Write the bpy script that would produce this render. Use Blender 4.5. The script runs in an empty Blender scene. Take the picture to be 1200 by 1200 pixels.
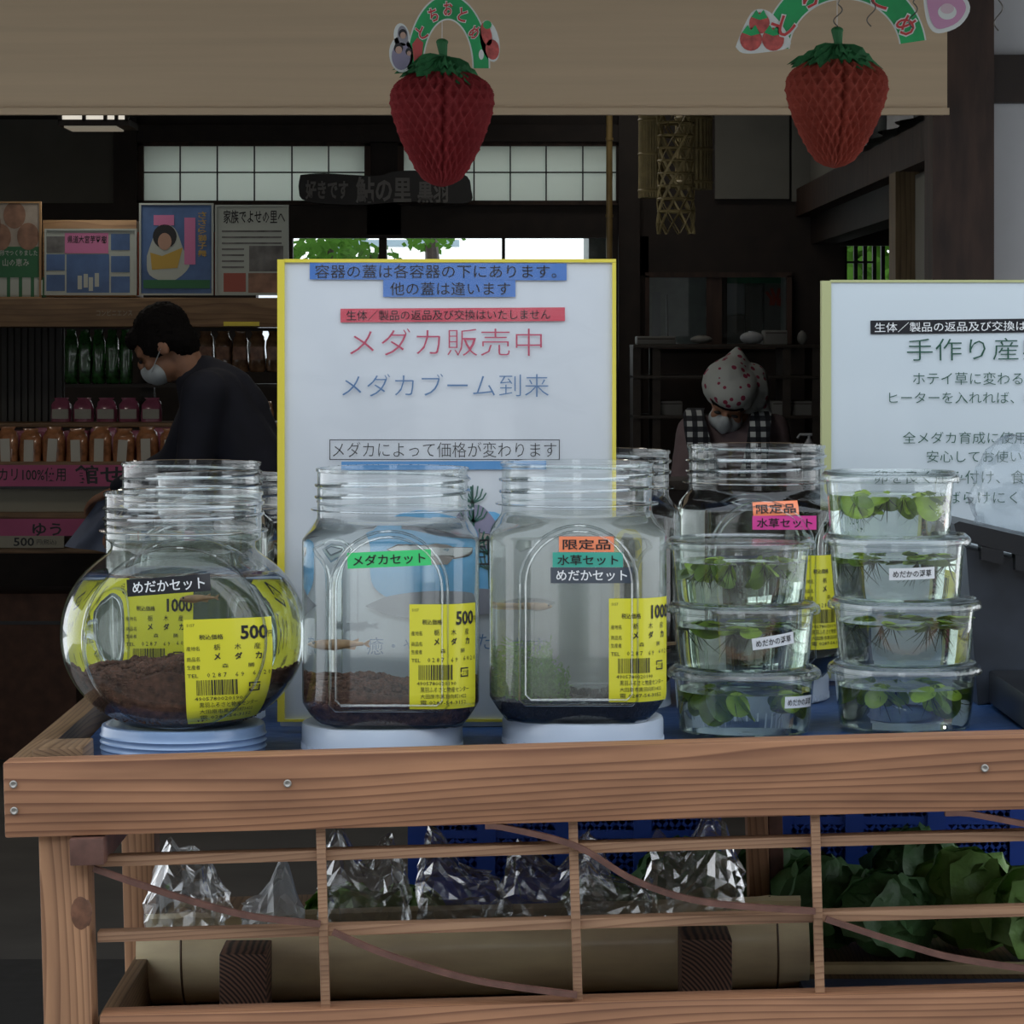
import bpy, bmesh, math, random
import numpy as np
from mathutils import Vector, Matrix
random.seed(7)
PI = math.pi
S = bpy.context.scene
COL = S.collection
# ------------------------------------------------------------------ camera, sky, exposure
K = 3500.0          # focal length in pixels of the 1200 px frame
CZ = 1.45           # eye height; the horizon lies on pixel row 400
cam_d = bpy.data.cameras.new('camera')
cam_d.sensor_width = 36; cam_d.lens = 105.0; cam_d.shift_y = -200/1200
cam_d.clip_end = 200
cam = bpy.data.objects.new('camera', cam_d); COL.objects.link(cam)
cam.location = (0, 0, CZ); cam.rotation_euler = (PI/2, 0, 0)
S.camera = cam
W = bpy.data.worlds.new('overcast'); S.world = W; W.use_nodes = True
wn = W.node_tree.nodes; wl = W.node_tree.links
bg = wn['Background']
tc = wn.new('ShaderNodeTexCoord'); sp = wn.new('ShaderNodeSeparateXYZ'); rp = wn.new('ShaderNodeValToRGB')
wl.new(tc.outputs['Generated'], sp.inputs[0]); wl.new(sp.outputs['Z'], rp.inputs[0]); wl.new(rp.outputs[0], bg.inputs[0])
rp.color_ramp.elements[0].position = 0.0; rp.color_ramp.elements[0].color = (0.93, 0.965, 1.0, 1)
rp.color_ramp.elements[1].position = 0.9; rp.color_ramp.elements[1].color = (0.80, 0.90, 1.0, 1)
bg.inputs[1].default_value = 1.7
S.view_settings.view_transform = 'Standard'; S.view_settings.look = 'None'
S.view_settings.exposure = 0.25; S.view_settings.gamma = 1.0; S.view_settings.use_curve_mapping = False
cy = S.cycles
cy.max_bounces = 18; cy.transparent_max_bounces = 40; cy.transmission_bounces = 16; cy.glossy_bounces = 6; cy.diffuse_bounces = 5
cy.use_denoising = True; cy.caustics_refractive = True; cy.caustics_reflective = False; cy.sample_clamp_indirect = 6.0

def P(px, py, D): return Vector(((px-600)/K*D, D, CZ+(400-py)/K*D))

# ------------------------------------------------------------------ materials
MATS = {}
def nodes(m): return m.node_tree.nodes, m.node_tree.links
def mat(name, col=(.5,.5,.5), rough=.6, metal=0.0, noise=0.0, nscale=20, bump=0.0, bscale=60, coat=0.0, stretch=(1,1,1), emis=None, spec=.5, trans=0.0, sheen=0, alpha=1.0):
    if name in MATS: return MATS[name]
    m = bpy.data.materials.new(name); m.use_nodes = True
    n, l = nodes(m); b = n['Principled BSDF']
    b.inputs['Base Color'].default_value = (*col, 1); b.inputs['Roughness'].default_value = rough
    b.inputs['Metallic'].default_value = metal; b.inputs['Coat Weight'].default_value = coat; b.inputs['Coat Roughness'].default_value = .08
    b.inputs['Specular IOR Level'].default_value = spec; b.inputs['Alpha'].default_value = alpha
    b.inputs['Sheen Weight'].default_value = sheen
    if trans: b.inputs['Transmission Weight'].default_value = trans
    t = n.new('ShaderNodeTexCoord'); mp = n.new('ShaderNodeMapping'); mp.inputs['Scale'].default_value = stretch
    l.new(t.outputs['Object'], mp.inputs[0])
    if noise:
        x = n.new('ShaderNodeTexNoise'); x.inputs['Scale'].default_value = nscale; x.inputs['Detail'].default_value = 5
        l.new(mp.outputs[0], x.inputs['Vector'])
        r = n.new('ShaderNodeValToRGB')
        r.color_ramp.elements[0].position = .3; r.color_ramp.elements[1].position = .7
        r.color_ramp.elements[0].color = (*[c*(1-noise) for c in col], 1); r.color_ramp.elements[1].color = (*[min(1,c*(1+noise)) for c in col], 1)
        l.new(x.outputs['Fac'], r.inputs[0]); l.new(r.outputs[0], b.inputs['Base Color'])
    if bump:
        x = n.new('ShaderNodeTexNoise'); x.inputs['Scale'].default_value = bscale; x.inputs['Detail'].default_value = 4
        l.new(mp.outputs[0], x.inputs['Vector'])
        bp = n.new('ShaderNodeBump'); bp.inputs['Strength'].default_value = bump; bp.inputs['Distance'].default_value = .01
        l.new(x.outputs['Fac'], bp.inputs['Height']); l.new(bp.outputs[0], b.inputs['Normal'])
    if emis: b.inputs['Emission Color'].default_value = (*emis[0], 1); b.inputs['Emission Strength'].default_value = emis[1]
    MATS[name] = m; return m
def wood(name, c1, c2, axis='X', rings=55, rough=.55, dist=2.2, bump=.25, along=1.2, knots=False):
    """sawn softwood: dark grain lines running along the given axis"""
    if name in MATS: return MATS[name]
    m = bpy.data.materials.new(name); m.use_nodes = True
    n, l = nodes(m); b = n['Principled BSDF']; b.inputs['Roughness'].default_value = rough
    t = n.new('ShaderNodeTexCoord'); mp = n.new('ShaderNodeMapping')
    sc = {'X': (along, 9, 9), 'Y': (9, along, 9), 'Z': (9, 9, along)}[axis]
    mp.inputs['Scale'].default_value = sc; l.new(t.outputs['Object'], mp.inputs[0])
    nz = n.new('ShaderNodeTexNoise'); nz.inputs['Scale'].default_value = 1.1; nz.inputs['Detail'].default_value = 2; l.new(mp.outputs[0], nz.inputs['Vector'])
    sx = n.new('ShaderNodeSeparateXYZ'); l.new(mp.outputs[0], sx.inputs[0])
    ad = n.new('ShaderNodeMath'); ad.operation = 'ADD'
    l.new(sx.outputs[{'X':2,'Y':2,'Z':0}[axis]], ad.inputs[0]); l.new(sx.outputs[{'X':1,'Y':0,'Z':1}[axis]], ad.inputs[1])
    ma = n.new('ShaderNodeMath'); ma.operation = 'MULTIPLY_ADD'; ma.inputs[1].default_value = dist*.35
    l.new(nz.outputs['Fac'], ma.inputs[0]); l.new(ad.outputs[0], ma.inputs[2])
    mu = n.new('ShaderNodeMath'); mu.operation = 'MULTIPLY'; mu.inputs[1].default_value = rings/2.2; l.new(ma.outputs[0], mu.inputs[0])
    fr = n.new('ShaderNodeMath'); fr.operation = 'FRACT'; l.new(mu.outputs[0], fr.inputs[0])
    r = n.new('ShaderNodeValToRGB'); e = r.color_ramp.elements
    e[0].position = 0; e[0].color = (*c1, 1); e[1].position = .93; e[1].color = (*c2, 1)
    e.new(.55).color = (*[a*.78+c*.22 for a, c in zip(c1, c2)], 1); e.new(1.0).color = (*[a*.7+c*.3 for a, c in zip(c1, c2)], 1)
    l.new(fr.outputs[0], r.inputs[0])
    n2 = n.new('ShaderNodeTexNoise'); n2.inputs['Scale'].default_value = 14; n2.inputs['Detail'].default_value = 8
    m3 = n.new('ShaderNodeMapping'); m3.inputs['Scale'].default_value = {'X': (.5,4,4), 'Y': (4,.5,4), 'Z': (4,4,.5)}[axis]
    l.new(t.outputs['Object'], m3.inputs[0]); l.new(m3.outputs[0], n2.inputs['Vector'])
    mx = n.new('ShaderNodeMix'); mx.data_type = 'RGBA'; mx.blend_type = 'MULTIPLY'; mx.inputs[0].default_value = .8
    r2 = n.new('ShaderNodeValToRGB'); r2.color_ramp.elements[0].position = .3; r2.color_ramp.elements[1].position = .72
    r2.color_ramp.elements[0].color = (.55,.5,.47,1); r2.color_ramp.elements[1].color = (1.08,1.05,1.0,1)
    l.new(n2.outputs['Fac'], r2.inputs[0]); l.new(r.outputs[0], mx.inputs[6]); l.new(r2.outputs[0], mx.inputs[7]); l.new(mx.outputs[2], b.inputs['Base Color'])
    bp = n.new('ShaderNodeBump'); bp.inputs['Strength'].default_value = bump; bp.inputs['Distance'].default_value = .002
    l.new(r.outputs[0], bp.inputs['Height']); l.new(bp.outputs[0], b.inputs['Normal'])
    MATS[name] = m; return m
def clear(name, tint=(.97,.98,.98), edge=(.62,.68,.68), refl=.85, rough=.03, base=.05, bump=0, bscale=40, power=3.5, haze=0.0, hazecol=(.8,.85,.9)):
    """thin clear plastic: straight-through transmission, tinted where seen edge-on, with a gloss that grows towards grazing"""
    if name in MATS: return MATS[name]
    m = bpy.data.materials.new(name); m.use_nodes = True
    n, l = nodes(m); n.remove(n['Principled BSDF']); out = n['Material Output']
    lw = n.new('ShaderNodeLayerWeight'); lw.inputs['Blend'].default_value = .5
    pw = n.new('ShaderNodeMath'); pw.operation = 'POWER'; pw.inputs[1].default_value = power; l.new(lw.outputs['Facing'], pw.inputs[0])
    ml = n.new('ShaderNodeMath'); ml.operation = 'MULTIPLY_ADD'; ml.inputs[1].default_value = refl; ml.inputs[2].default_value = base; l.new(pw.outputs[0], ml.inputs[0])
    mc = n.new('ShaderNodeMix'); mc.data_type = 'RGBA'; mc.inputs[6].default_value = (*tint, 1); mc.inputs[7].default_value = (*edge, 1); l.new(pw.outputs[0], mc.inputs[0])
    tr = n.new('ShaderNodeBsdfTransparent'); l.new(mc.outputs[2], tr.inputs[0])
    gl = n.new('ShaderNodeBsdfGlossy'); gl.inputs['Roughness'].default_value = rough; gl.inputs[0].default_value = (1,1,1,1)
    if bump:
        t = n.new('ShaderNodeTexCoord'); x = n.new('ShaderNodeTexNoise'); x.inputs['Scale'].default_value = bscale; x.inputs['Detail'].default_value = 3
        l.new(t.outputs['Object'], x.inputs['Vector']); bp = n.new('ShaderNodeBump'); bp.inputs['Strength'].default_value = bump; bp.inputs['Distance'].default_value = .01
        l.new(x.outputs['Fac'], bp.inputs['Height']); l.new(bp.outputs[0], gl.inputs['Normal'])
    mx = n.new('ShaderNodeMixShader'); l.new(ml.outputs[0], mx.inputs[0]); 
    if haze:
        df = n.new('ShaderNodeBsdfDiffuse'); df.inputs[0].default_value = (*hazecol, 1); m2 = n.new('ShaderNodeMixShader'); m2.inputs[0].default_value = haze
        l.new(tr.outputs[0], m2.inputs[1]); l.new(df.outputs[0], m2.inputs[2]); l.new(m2.outputs[0], mx.inputs[1])
    else: l.new(tr.outputs[0], mx.inputs[1])
    l.new(gl.outputs[0], mx.inputs[2]); l.new(mx.outputs[0], out.inputs[0])
    MATS[name] = m; return m
def water(name, col=(.93,.97,.97)):
    m = bpy.data.materials.new(name); m.use_nodes = True
    n, l = nodes(m); n.remove(n['Principled BSDF']); out = n['Material Output']
    g = n.new('ShaderNodeBsdfGlass'); g.inputs['IOR'].default_value = 1.33; g.inputs['Roughness'].default_value = 0; g.inputs[0].default_value = (*col, 1)
    l.new(g.outputs[0], out.inputs[0])
    return m
def milky(name, f):
    m = water(name, (.95,.97,.95)); n, l = nodes(m); out = n['Material Output']; g = out.inputs[0].links[0].from_node
    d = n.new('ShaderNodeBsdfTranslucent'); d.inputs[0].default_value = (.66,.66,.60,1); e = n.new('ShaderNodeBsdfDiffuse'); e.inputs[0].default_value = (.66,.66,.60,1)
    a = n.new('ShaderNodeMixShader'); l.new(d.outputs[0], a.inputs[1]); l.new(e.outputs[0], a.inputs[2]); x = n.new('ShaderNodeMixShader'); x.inputs[0].default_value = f
    l.new(g.outputs[0], x.inputs[1]); l.new(a.outputs[0], x.inputs[2]); l.new(x.outputs[0], out.inputs[0]); return m
def translucent(name, col, fac=.5):
    m = bpy.data.materials.new(name); m.use_nodes = True
    n, l = nodes(m); n.remove(n['Principled BSDF']); out = n['Material Output']
    a = n.new('ShaderNodeBsdfDiffuse'); a.inputs[0].default_value = (*col, 1); b = n.new('ShaderNodeBsdfTranslucent'); b.inputs[0].default_value = (*col, 1)
    mx = n.new('ShaderNodeMixShader'); mx.inputs[0].default_value = fac; l.new(a.outputs[0], mx.inputs[1]); l.new(b.outputs[0], mx.inputs[2]); l.new(mx.outputs[0], out.inputs[0])
    return m

M_railwood = wood('cedar_rail', (.43,.215,.115), (.20,.085,.045), 'X', 40, along=.8)
M_postwood = wood('cedar_post', (.42,.225,.12), (.23,.11,.055), 'Z', 40, along=.9)
M_slatwood = wood('cedar_slat', (.42,.25,.15), (.25,.13,.075), 'X', 60)
M_sidewood = wood('cedar_side', (.24,.15,.08), (.11,.06,.03), 'Y', 50)
M_redstrip = mat('stained_strip', (.13,.06,.045), .5, noise=.3, nscale=60)
def ringmat(name, c1, c2, off, freq):
    m = bpy.data.materials.new(name); m.use_nodes = True; n, l = nodes(m); b = n['Principled BSDF']; b.inputs['Roughness'].default_value = .6
    t = n.new('ShaderNodeTexCoord'); a = n.new('ShaderNodeVectorMath'); a.operation = 'SUBTRACT'; a.inputs[1].default_value = off; l.new(t.outputs['Object'], a.inputs[0])
    q = n.new('ShaderNodeVectorMath'); q.operation = 'MULTIPLY'; q.inputs[1].default_value = (1,0.02,1); l.new(a.outputs[0], q.inputs[0]); L = n.new('ShaderNodeVectorMath'); L.operation = 'LENGTH'; l.new(q.outputs[0], L.inputs[0])
    z = n.new('ShaderNodeTexNoise'); z.inputs['Scale'].default_value = 30; l.new(t.outputs['Object'], z.inputs['Vector']); ma = n.new('ShaderNodeMath'); ma.operation = 'MULTIPLY_ADD'; ma.inputs[1].default_value = .003; l.new(z.outputs['Fac'], ma.inputs[0]); l.new(L.outputs['Value'], ma.inputs[2])
    mu = n.new('ShaderNodeMath'); mu.operation = 'MULTIPLY'; mu.inputs[1].default_value = freq; l.new(ma.outputs[0], mu.inputs[0]); fr = n.new('ShaderNodeMath'); fr.operation = 'PINGPONG'; fr.inputs[1].default_value = 1; l.new(mu.outputs[0], fr.inputs[0])
    r = n.new('ShaderNodeValToRGB'); r.color_ramp.elements[0].position = .25; r.color_ramp.elements[1].position = .75; r.color_ramp.elements[0].color = (*c1,1); r.color_ramp.elements[1].color = (*c2,1); l.new(fr.outputs[0], r.inputs[0]); l.new(r.outputs[0], b.inputs['Base Color']); return m
M_endgrain = ringmat('block_endgrain', (.20,.105,.07), (.018,.010,.009), (-.05,0,-.01), 620)
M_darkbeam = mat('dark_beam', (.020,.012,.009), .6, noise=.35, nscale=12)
M_darkpost = mat('dark_brown_post', (.045,.024,.017), .6, noise=.5, nscale=9, stretch=(3,3,.6))
M_bluesheet = mat('blue_sheet', (.013,.05,.155), .45, noise=.25, nscale=14, bump=.3, bscale=30)
M_plaster = mat('plaster', (.55,.56,.58), .9, noise=.06, nscale=6)
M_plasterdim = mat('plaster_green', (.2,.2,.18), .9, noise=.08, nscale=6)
M_ceiling = mat('ceiling_wood', (.10,.07,.05), .8, noise=.2)
M_floor = mat('floor_concrete', (.07,.065,.06), .8, noise=.2, nscale=4)
M_ground = mat('asphalt', (.34,.335,.32), .9, noise=.3, nscale=30)
M_clear = clear('clear_jar', tint=(.965,.98,.978), edge=(.45,.51,.51), refl=.85, rough=.02, base=.045)
M_cup = clear('clear_cup', tint=(.95,.97,.965), edge=(.52,.58,.57), refl=.85, rough=.03, base=.13, bump=.03, bscale=60)
M_cuplid = clear('clear_lid', tint=(.95,.97,.965), edge=(.55,.6,.6), refl=.9, rough=.1, base=.09, bump=.1, bscale=220)
M_bag = clear('clear_bag', tint=(.97,.98,.99), edge=(.8,.83,.85), refl=.85, rough=.08, base=.13, power=2.0, haze=.03)
M_bagfrost = clear('frosted_bag', tint=(.9,.92,.93), edge=(.75,.78,.8), refl=.6, rough=.3, base=.06, haze=.28)
M_glass = clear('window_glass', tint=(.95,.97,.96), edge=(.7,.78,.75), refl=.8, rough=.01, base=.04)
M_bead = clear('moulded_bead', tint=(.90,.93,.93), edge=(.30,.35,.36), refl=.7, rough=.08, base=.16, power=1.6)
M_water = water('water_clear', (.97,.99,.985)); M_watermilk = milky('water_milky', .27); M_waterg = water('water_greenish', (.95,.98,.95))
M_whitelid = mat('white_lid', (.62,.70,.80), .35, coat=.3)
M_frostlid = mat('frosted_lid', (.25,.36,.55), .3, coat=.3, bump=.1, bscale=20)
M_soil = mat('brown_soil', (.115,.052,.032), .9, noise=.55, nscale=160)
M_soildark = mat('black_soil', (.012,.010,.009), .9, noise=.4, nscale=140)
M_paper = mat('laminated_paper', (.65,.68,.72), .4, coat=.5, bump=.05, bscale=7)
M_paper2 = mat('laminated_paper_cool', (.60,.67,.72), .45, coat=.35, bump=.04, bscale=6)
M_yelltape = mat('yellow_tape', (.72,.60,.05), .4, coat=.4); M_paleyell = mat('pale_yellow_edge', (.48,.50,.25), .5)
M_label = mat('yellow_label', (.72,.68,.03), .45, coat=.3)
M_ink = mat('black_ink', (.012,.012,.015), .5); M_white = mat('white_ink', (.82,.84,.86), .5)
M_bluetape = mat('blue_tape', (.045,.17,.52), .35, coat=.5); M_redtape = mat('red_tape', (.62,.05,.09), .35, coat=.5)
M_redink = mat('crimson_ink', (.50,.07,.13), .5); M_blueink = mat('steel_blue_ink', (.10,.20,.38), .5); M_greenink = mat('green_ink', (.02,.09,.06), .5)
M_greentape = mat('green_tape', (.02,.62,.16), .35, coat=.4); M_orangetape = mat('orange_tape', (.95,.25,.10), .4, coat=.4)
M_tealtape = mat('teal_tape', (.02,.36,.27), .4, coat=.4); M_blacktape = mat('black_tape', (.008,.009,.015), .35, coat=.4); M_greytape = mat('slate_tape', (.035,.05,.075), .35, coat=.4)
M_pinktape = mat('pink_tape', (.80,.06,.35), .4, coat=.4)
M_leaf = mat('floating_leaf', (.30,.44,.04), .4, noise=.3, nscale=60); M_leaf2 = mat('floating_leaf_dark', (.15,.25,.03), .45, noise=.3, nscale=60)
M_root = mat('fine_root', (.045,.055,.02), .7); M_moss = mat('aquatic_moss', (.12,.30,.03), .7, noise=.4, nscale=200)
M_fish = mat('medaka_skin', (.40,.24,.12), .35, noise=.3, nscale=120)
M_straw = mat('red_honeycomb_paper', (.235,.016,.020), .8, noise=.1, nscale=20); M_straw2 = mat('faded_red_honeycomb_paper', (.29,.045,.026), .8, noise=.1, nscale=20)
M_calyx = mat('green_tissue', (.02,.14,.045), .7, noise=.2, nscale=40)
M_card = mat('green_card', (.015,.36,.11), .5, noise=.2, nscale=14); M_cardwhite = mat('card_white', (.72,.76,.74), .5)
M_bamboo = mat('bamboo_tan', (.86,.66,.42), .45, noise=.32, nscale=7, stretch=(1,4,4), coat=.2); M_bambooin = mat('bamboo_inner', (.45,.36,.2), .7, noise=.2)
M_weave = mat('woven_bamboo', (.27,.21,.09), .6, noise=.3, nscale=30); M_pole = mat('bamboo_pole_skin', (.20,.14,.05), .4, noise=.3, nscale=10)
M_crate = mat('blue_crate', (.025,.085,.48), .45); M_lettuce = mat('lettuce_leaf', (.19,.36,.09), .5, noise=.5, nscale=14, bump=.6, bscale=30)
M_lettuce2 = mat('lettuce_leaf_dark', (.09,.21,.08), .5, noise=.5, nscale=14, bump=.6, bscale=30)
M_shoji = translucent('shoji_paper', (.82,.86,.80), .6); M_black = mat('black_plastic', (.012,.013,.016), .35, noise=.3, nscale=10)
M_bin = mat('dark_bin', (.035,.042,.055), .28, noise=.5, nscale=12, bump=.1, bscale=12)
M_shelf = wood('shelf_pine', (.24,.15,.075), (.16,.09,.045), 'X', 12, bump=.1); M_shelfdark = mat('dark_shelf', (.03,.022,.016), .6, noise=.3)
M_cream = mat('cream_board', (.30,.28,.22), .7); M_pinkboard = mat('pink_banner', (.42,.08,.19), .6, noise=.12, nscale=5)
M_foliage = translucent('tree_leaf', (.07,.17,.025), .5)
M_wire = mat('steel_wire', (.12,.11,.10), .4, metal=.8)
M_screw = mat('screw_steel', (.35,.33,.30), .4, metal=.9)

# ------------------------------------------------------------------ mesh helpers
class MB:
    def __init__(s): s.v = []; s.f = []; s.m = []; s.cm = 0
    def add(s, vs, fs):
        o = len(s.v); s.v.extend([Vector(v) for v in vs]); s.f.extend([tuple(i+o for i in f) for f in fs]); s.m.extend([s.cm]*len(fs)); return s
    def box(s, a, b, rot=None, c=None):
        x0,y0,z0 = a; x1,y1,z1 = b
        vs = [Vector(p) for p in ((x0,y0,z0),(x1,y0,z0),(x1,y1,z0),(x0,y1,z0),(x0,y0,z1),(x1,y0,z1),(x1,y1,z1),(x0,y1,z1))]
        if rot is not None:
            cc = Vector(c) if c is not None else (Vector(a)+Vector(b))/2
            vs = [rot @ (v-cc)+cc for v in vs]
        return s.add(vs, [(0,3,2,1),(4,5,6,7),(0,1,5,4),(1,2,6,5),(2,3,7,6),(3,0,4,7)])
    def bevbox(s, a, b, r=.002):
        a = Vector(a); b = Vector(b); bm = bmesh.new(); bmesh.ops.create_cube(bm, size=1)
        for v in bm.verts: v.co = Vector([(a[i]+b[i])/2+v.co[i]*(b[i]-a[i]) for i in range(3)])
        bmesh.ops.bevel(bm, geom=bm.edges[:]+bm.verts[:], offset=r, segments=2, affect='EDGES', profile=.6)
        bm.verts.index_update(); s.add([v.co.copy() for v in bm.verts], [tuple(v.index for v in f.verts) for f in bm.faces]); bm.free(); return s
    def pxbox(s, x0, y0, x1, y1, D, th):
        a = P(x0, y1, D); b = P(x1, y0, D); return s.box((a.x, D, a.z), (b.x, D+th, b.z))
    def loft(s, rings, closed=True, cap0=True, cap1=True):
        n = len(rings[0]); vs = [p for r in rings for p in r]; fs = []
        for i in range(len(rings)-1):
            for j in range(n if closed else n-1):
                k = (j+1) % n; fs.append((i*n+j, i*n+k, (i+1)*n+k, (i+1)*n+j))
        if cap0: fs.append(tuple(range(n))[::-1])
        if cap1: fs.append(tuple((len(rings)-1)*n+j for j in range(n)))
        return s.add(vs, fs)
    def lathe(s, prof, n=32, c=(0,0,0), cap0=True, cap1=True):
        c = Vector(c); return s.loft([[c+Vector((r*math.cos(2*PI*j/n), r*math.sin(2*PI*j/n), z)) for j in range(n)] for r, z in prof], True, cap0, cap1)
    def tube(s, pts, r, n=8, flat=1.0, up=None):
        pts = [Vector(p) for p in pts]; rr = r if isinstance(r, (list, tuple)) else [r]*len(pts); rings = []
        u = None
        for i, p in enumerate(pts):
            d = (pts[min(i+1, len(pts)-1)]-pts[max(i-1, 0)]).normalized()
            if up is not None: a = Vector(up)
            elif u is not None: a = u
            else: a = Vector((0,0,1)) if abs(d.z) < .9 else Vector((1,0,0))
            w = d.cross(a); w.normalize(); u = w.cross(d).normalized()
            rings.append([p+(w*math.cos(2*PI*j/n)+u*math.sin(2*PI*j/n)*flat)*rr[i] for j in range(n)])
        return s.loft(rings)
    def ribbon(s, pts, w, h):   # rectangular section, w across Y, h in the plane
        rings = []
        pts = [Vector(p) for p in pts]
        for i, p in enumerate(pts):
            d = (pts[min(i+1, len(pts)-1)]-pts[max(i-1, 0)]).normalized(); u = d.cross(Vector((0,1,0))).normalized(); y = Vector((0,w/2,0))
            rings.append([p+u*h/2+y, p+u*h/2-y, p-u*h/2-y, p-u*h/2+y])
        return s.loft(rings)
    def prism(s, poly, d):      # poly of 3-D points, extruded by vector d
        n = len(poly); d = Vector(d); vs = [Vector(p) for p in poly]; vs += [v+d for v in vs]
        return s.add(vs, [tuple(range(n)), tuple(range(2*n-1, n-1, -1))]+[(i, i+n, (i+1) % n+n, (i+1) % n) for i in range(n)])
    def ball(s, c, r, nu=12, nv=8, sq=(1,1,1), rot=None):
        c = Vector(c); rings = []
        for i in range(nv+1):
            t = PI*i/nv; rings.append([Vector((max(math.sin(t),.02)*math.cos(2*PI*j/nu)*sq[0], max(math.sin(t),.02)*math.sin(2*PI*j/nu)*sq[1], -math.cos(t)*sq[2]))*r for j in range(nu)])
        if rot is not None: rings = [[rot @ p for p in q] for q in rings]
        return s.loft([[c+p for p in q] for q in rings])
    def ico(s, c, r, jit=.25):
        t = 1.618; base = [(-1,t,0),(1,t,0),(-1,-t,0),(1,-t,0),(0,-1,t),(0,1,t),(0,-1,-t),(0,1,-t),(t,0,-1),(t,0,1),(-t,0,-1),(-t,0,1)]
        F = [(0,11,5),(0,5,1),(0,1,7),(0,7,10),(0,10,11),(1,5,9),(5,11,4),(11,10,2),(10,7,6),(7,1,8),(3,9,4),(3,4,2),(3,2,6),(3,6,8),(3,8,9),(4,9,5),(2,4,11),(6,2,10),(8,6,7),(9,8,1)]
        c = Vector(c); return s.add([c+Vector(b)*(r/1.9*(1+random.uniform(-jit, jit))) for b in base], F)
    def mesh(s, name, off=None, smooth=True, angle=40, fixn=True):
        me = bpy.data.meshes.new(name); o = Vector(off) if off is not None else Vector((0,0,0))
        me.from_pydata([v-o for v in s.v], [], s.f); me.update()
        if fixn:
            bm = bmesh.new(); bm.from_mesh(me); bmesh.ops.recalc_face_normals(bm, faces=bm.faces); bm.to_mesh(me); bm.free()
        if smooth:
            me.shade_smooth()
            try: me.set_sharp_from_angle(angle=math.radians(angle))
            except Exception: pass
        return me
def thing(name, label, cat, loc=(0,0,0), group=None, rot=None, kind=None):
    o = bpy.data.objects.new(name, None); COL.objects.link(o); o.location = loc; o.empty_display_size = .05
    if rot: o.rotation_euler = rot
    o['label'] = label; o['category'] = cat
    if group: o['group'] = group
    if kind: o['kind'] = kind
    return o
def part(root, name, mb, m, local=False, label=None, kind=None, base=None, **kw):
    """mb in world coordinates unless local; base is the root Empty location when root is a sub-level mesh sharing its frame"""
    off = None if local else (base if base is not None else root.location)
    me = mb.mesh(name, off, **kw)
    for x in (m if isinstance(m, list) else [m]): me.materials.append(x)
    if len(set(mb.m)) > 1:
        for p, i in zip(me.polygons, mb.m): p.material_index = i
    o = bpy.data.objects.new(name, me); COL.objects.link(o); o.parent = root
    if label: o['label'] = label
    if kind: o['kind'] = kind
    return o
def solo(name, mb, m, label=None, cat=None, group=None, kind=None, loc=None, **kw):
    off = Vector(loc) if loc is not None else None
    me = mb.mesh(name, off, **kw)
    for x in (m if isinstance(m, list) else [m]): me.materials.append(x)
    if len(set(mb.m)) > 1:
        for p, i in zip(me.polygons, mb.m): p.material_index = i
    o = bpy.data.objects.new(name, me); COL.objects.link(o)
    if off is not None: o.location = off
    if label: o['label'] = label
    if cat: o['category'] = cat
    if group: o['group'] = group
    if kind: o['kind'] = kind
    return o
def struct(name, mb, m, parent=None, **kw):
    o = solo(name, mb, m, kind='structure', smooth=False, **kw)
    if parent: o.parent = parent
    return o
def copy_tree(o, parent=None):
    c = o.copy(); COL.objects.link(c); c.parent = parent
    for k in list(o.children): copy_tree(k, c)
    return c
# ------------------------------------------------------------------ lettering
_tc = {}
def text_geo(s, offset=0.0, res=2):
    key = (s, offset, res)
    if key in _tc: return _tc[key]
    cu = bpy.data.curves.new('t', 'FONT'); cu.body = s; cu.resolution_u = res; cu.offset = offset
    o = bpy.data.objects.new('t', cu); COL.objects.link(o); bpy.context.view_layer.update()
    me = bpy.data.meshes.new_from_object(o.evaluated_get(bpy.context.evaluated_depsgraph_get()))
    vs = np.array([v.co[:2] for v in me.vertices]) if len(me.vertices) else np.zeros((1, 2)); fs = [tuple(p.vertices) for p in me.polygons]
    lo = vs.min(0); hi = vs.max(0); vs = (vs-lo)/np.maximum(hi-lo, 1e-6)
    bpy.data.objects.remove(o); bpy.data.curves.remove(cu); bpy.data.meshes.remove(me)
    _tc[key] = (vs, fs); return vs, fs
def text_into(mb, s, rect, fn, rot=0.0, offset=0.0, res=2):
    """fit the string into rect=(x0,y_top,x1,y_bottom) of a surface chart; fn maps chart points to 3-D"""
    vs, fs = text_geo(s, offset, res); x0, y0, x1, y1 = rect; cx, cyy = (x0+x1)/2, (y0+y1)/2; out = []
    for u, v in vs:
        x = x0+u*(x1-x0)-cx; y = y1+v*(y0-y1)-cyy
        out.append(fn(cx+x*math.cos(rot)-y*math.sin(rot), cyy+x*math.sin(rot)+y*math.cos(rot)))
    mb.add(out, fs)
def patch(mb, rect, fn, nx=1, ny=1, rot=0.0):
    x0, y0, x1, y1 = rect; cx, cyy = (x0+x1)/2, (y0+y1)/2; vs = []
    for j in range(ny+1):
        for i in range(nx+1):
            x = x0+(x1-x0)*i/nx-cx; y = y0+(y1-y0)*j/ny-cyy
            vs.append(fn(cx+x*math.cos(rot)-y*math.sin(rot), cyy+x*math.sin(rot)+y*math.cos(rot)))
    fs = [(j*(nx+1)+i, (j+1)*(nx+1)+i, (j+1)*(nx+1)+i+1, j*(nx+1)+i+1) for j in range(ny) for i in range(nx)]
    mb.add(vs, fs)
def plane_at(D): return lambda x, y: P(x, y, D)
def ipart(root, name, m, fn_build, base=None, **kw):
    mb = MB(); fn_build(mb); return part(root, name, mb, m, base=base, smooth=False, fixn=False, **kw)
def poly_px(mb, pts, D, th=.0004):
    mb.prism([P(x, y, D) for x, y in pts], (0, th, 0))
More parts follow.
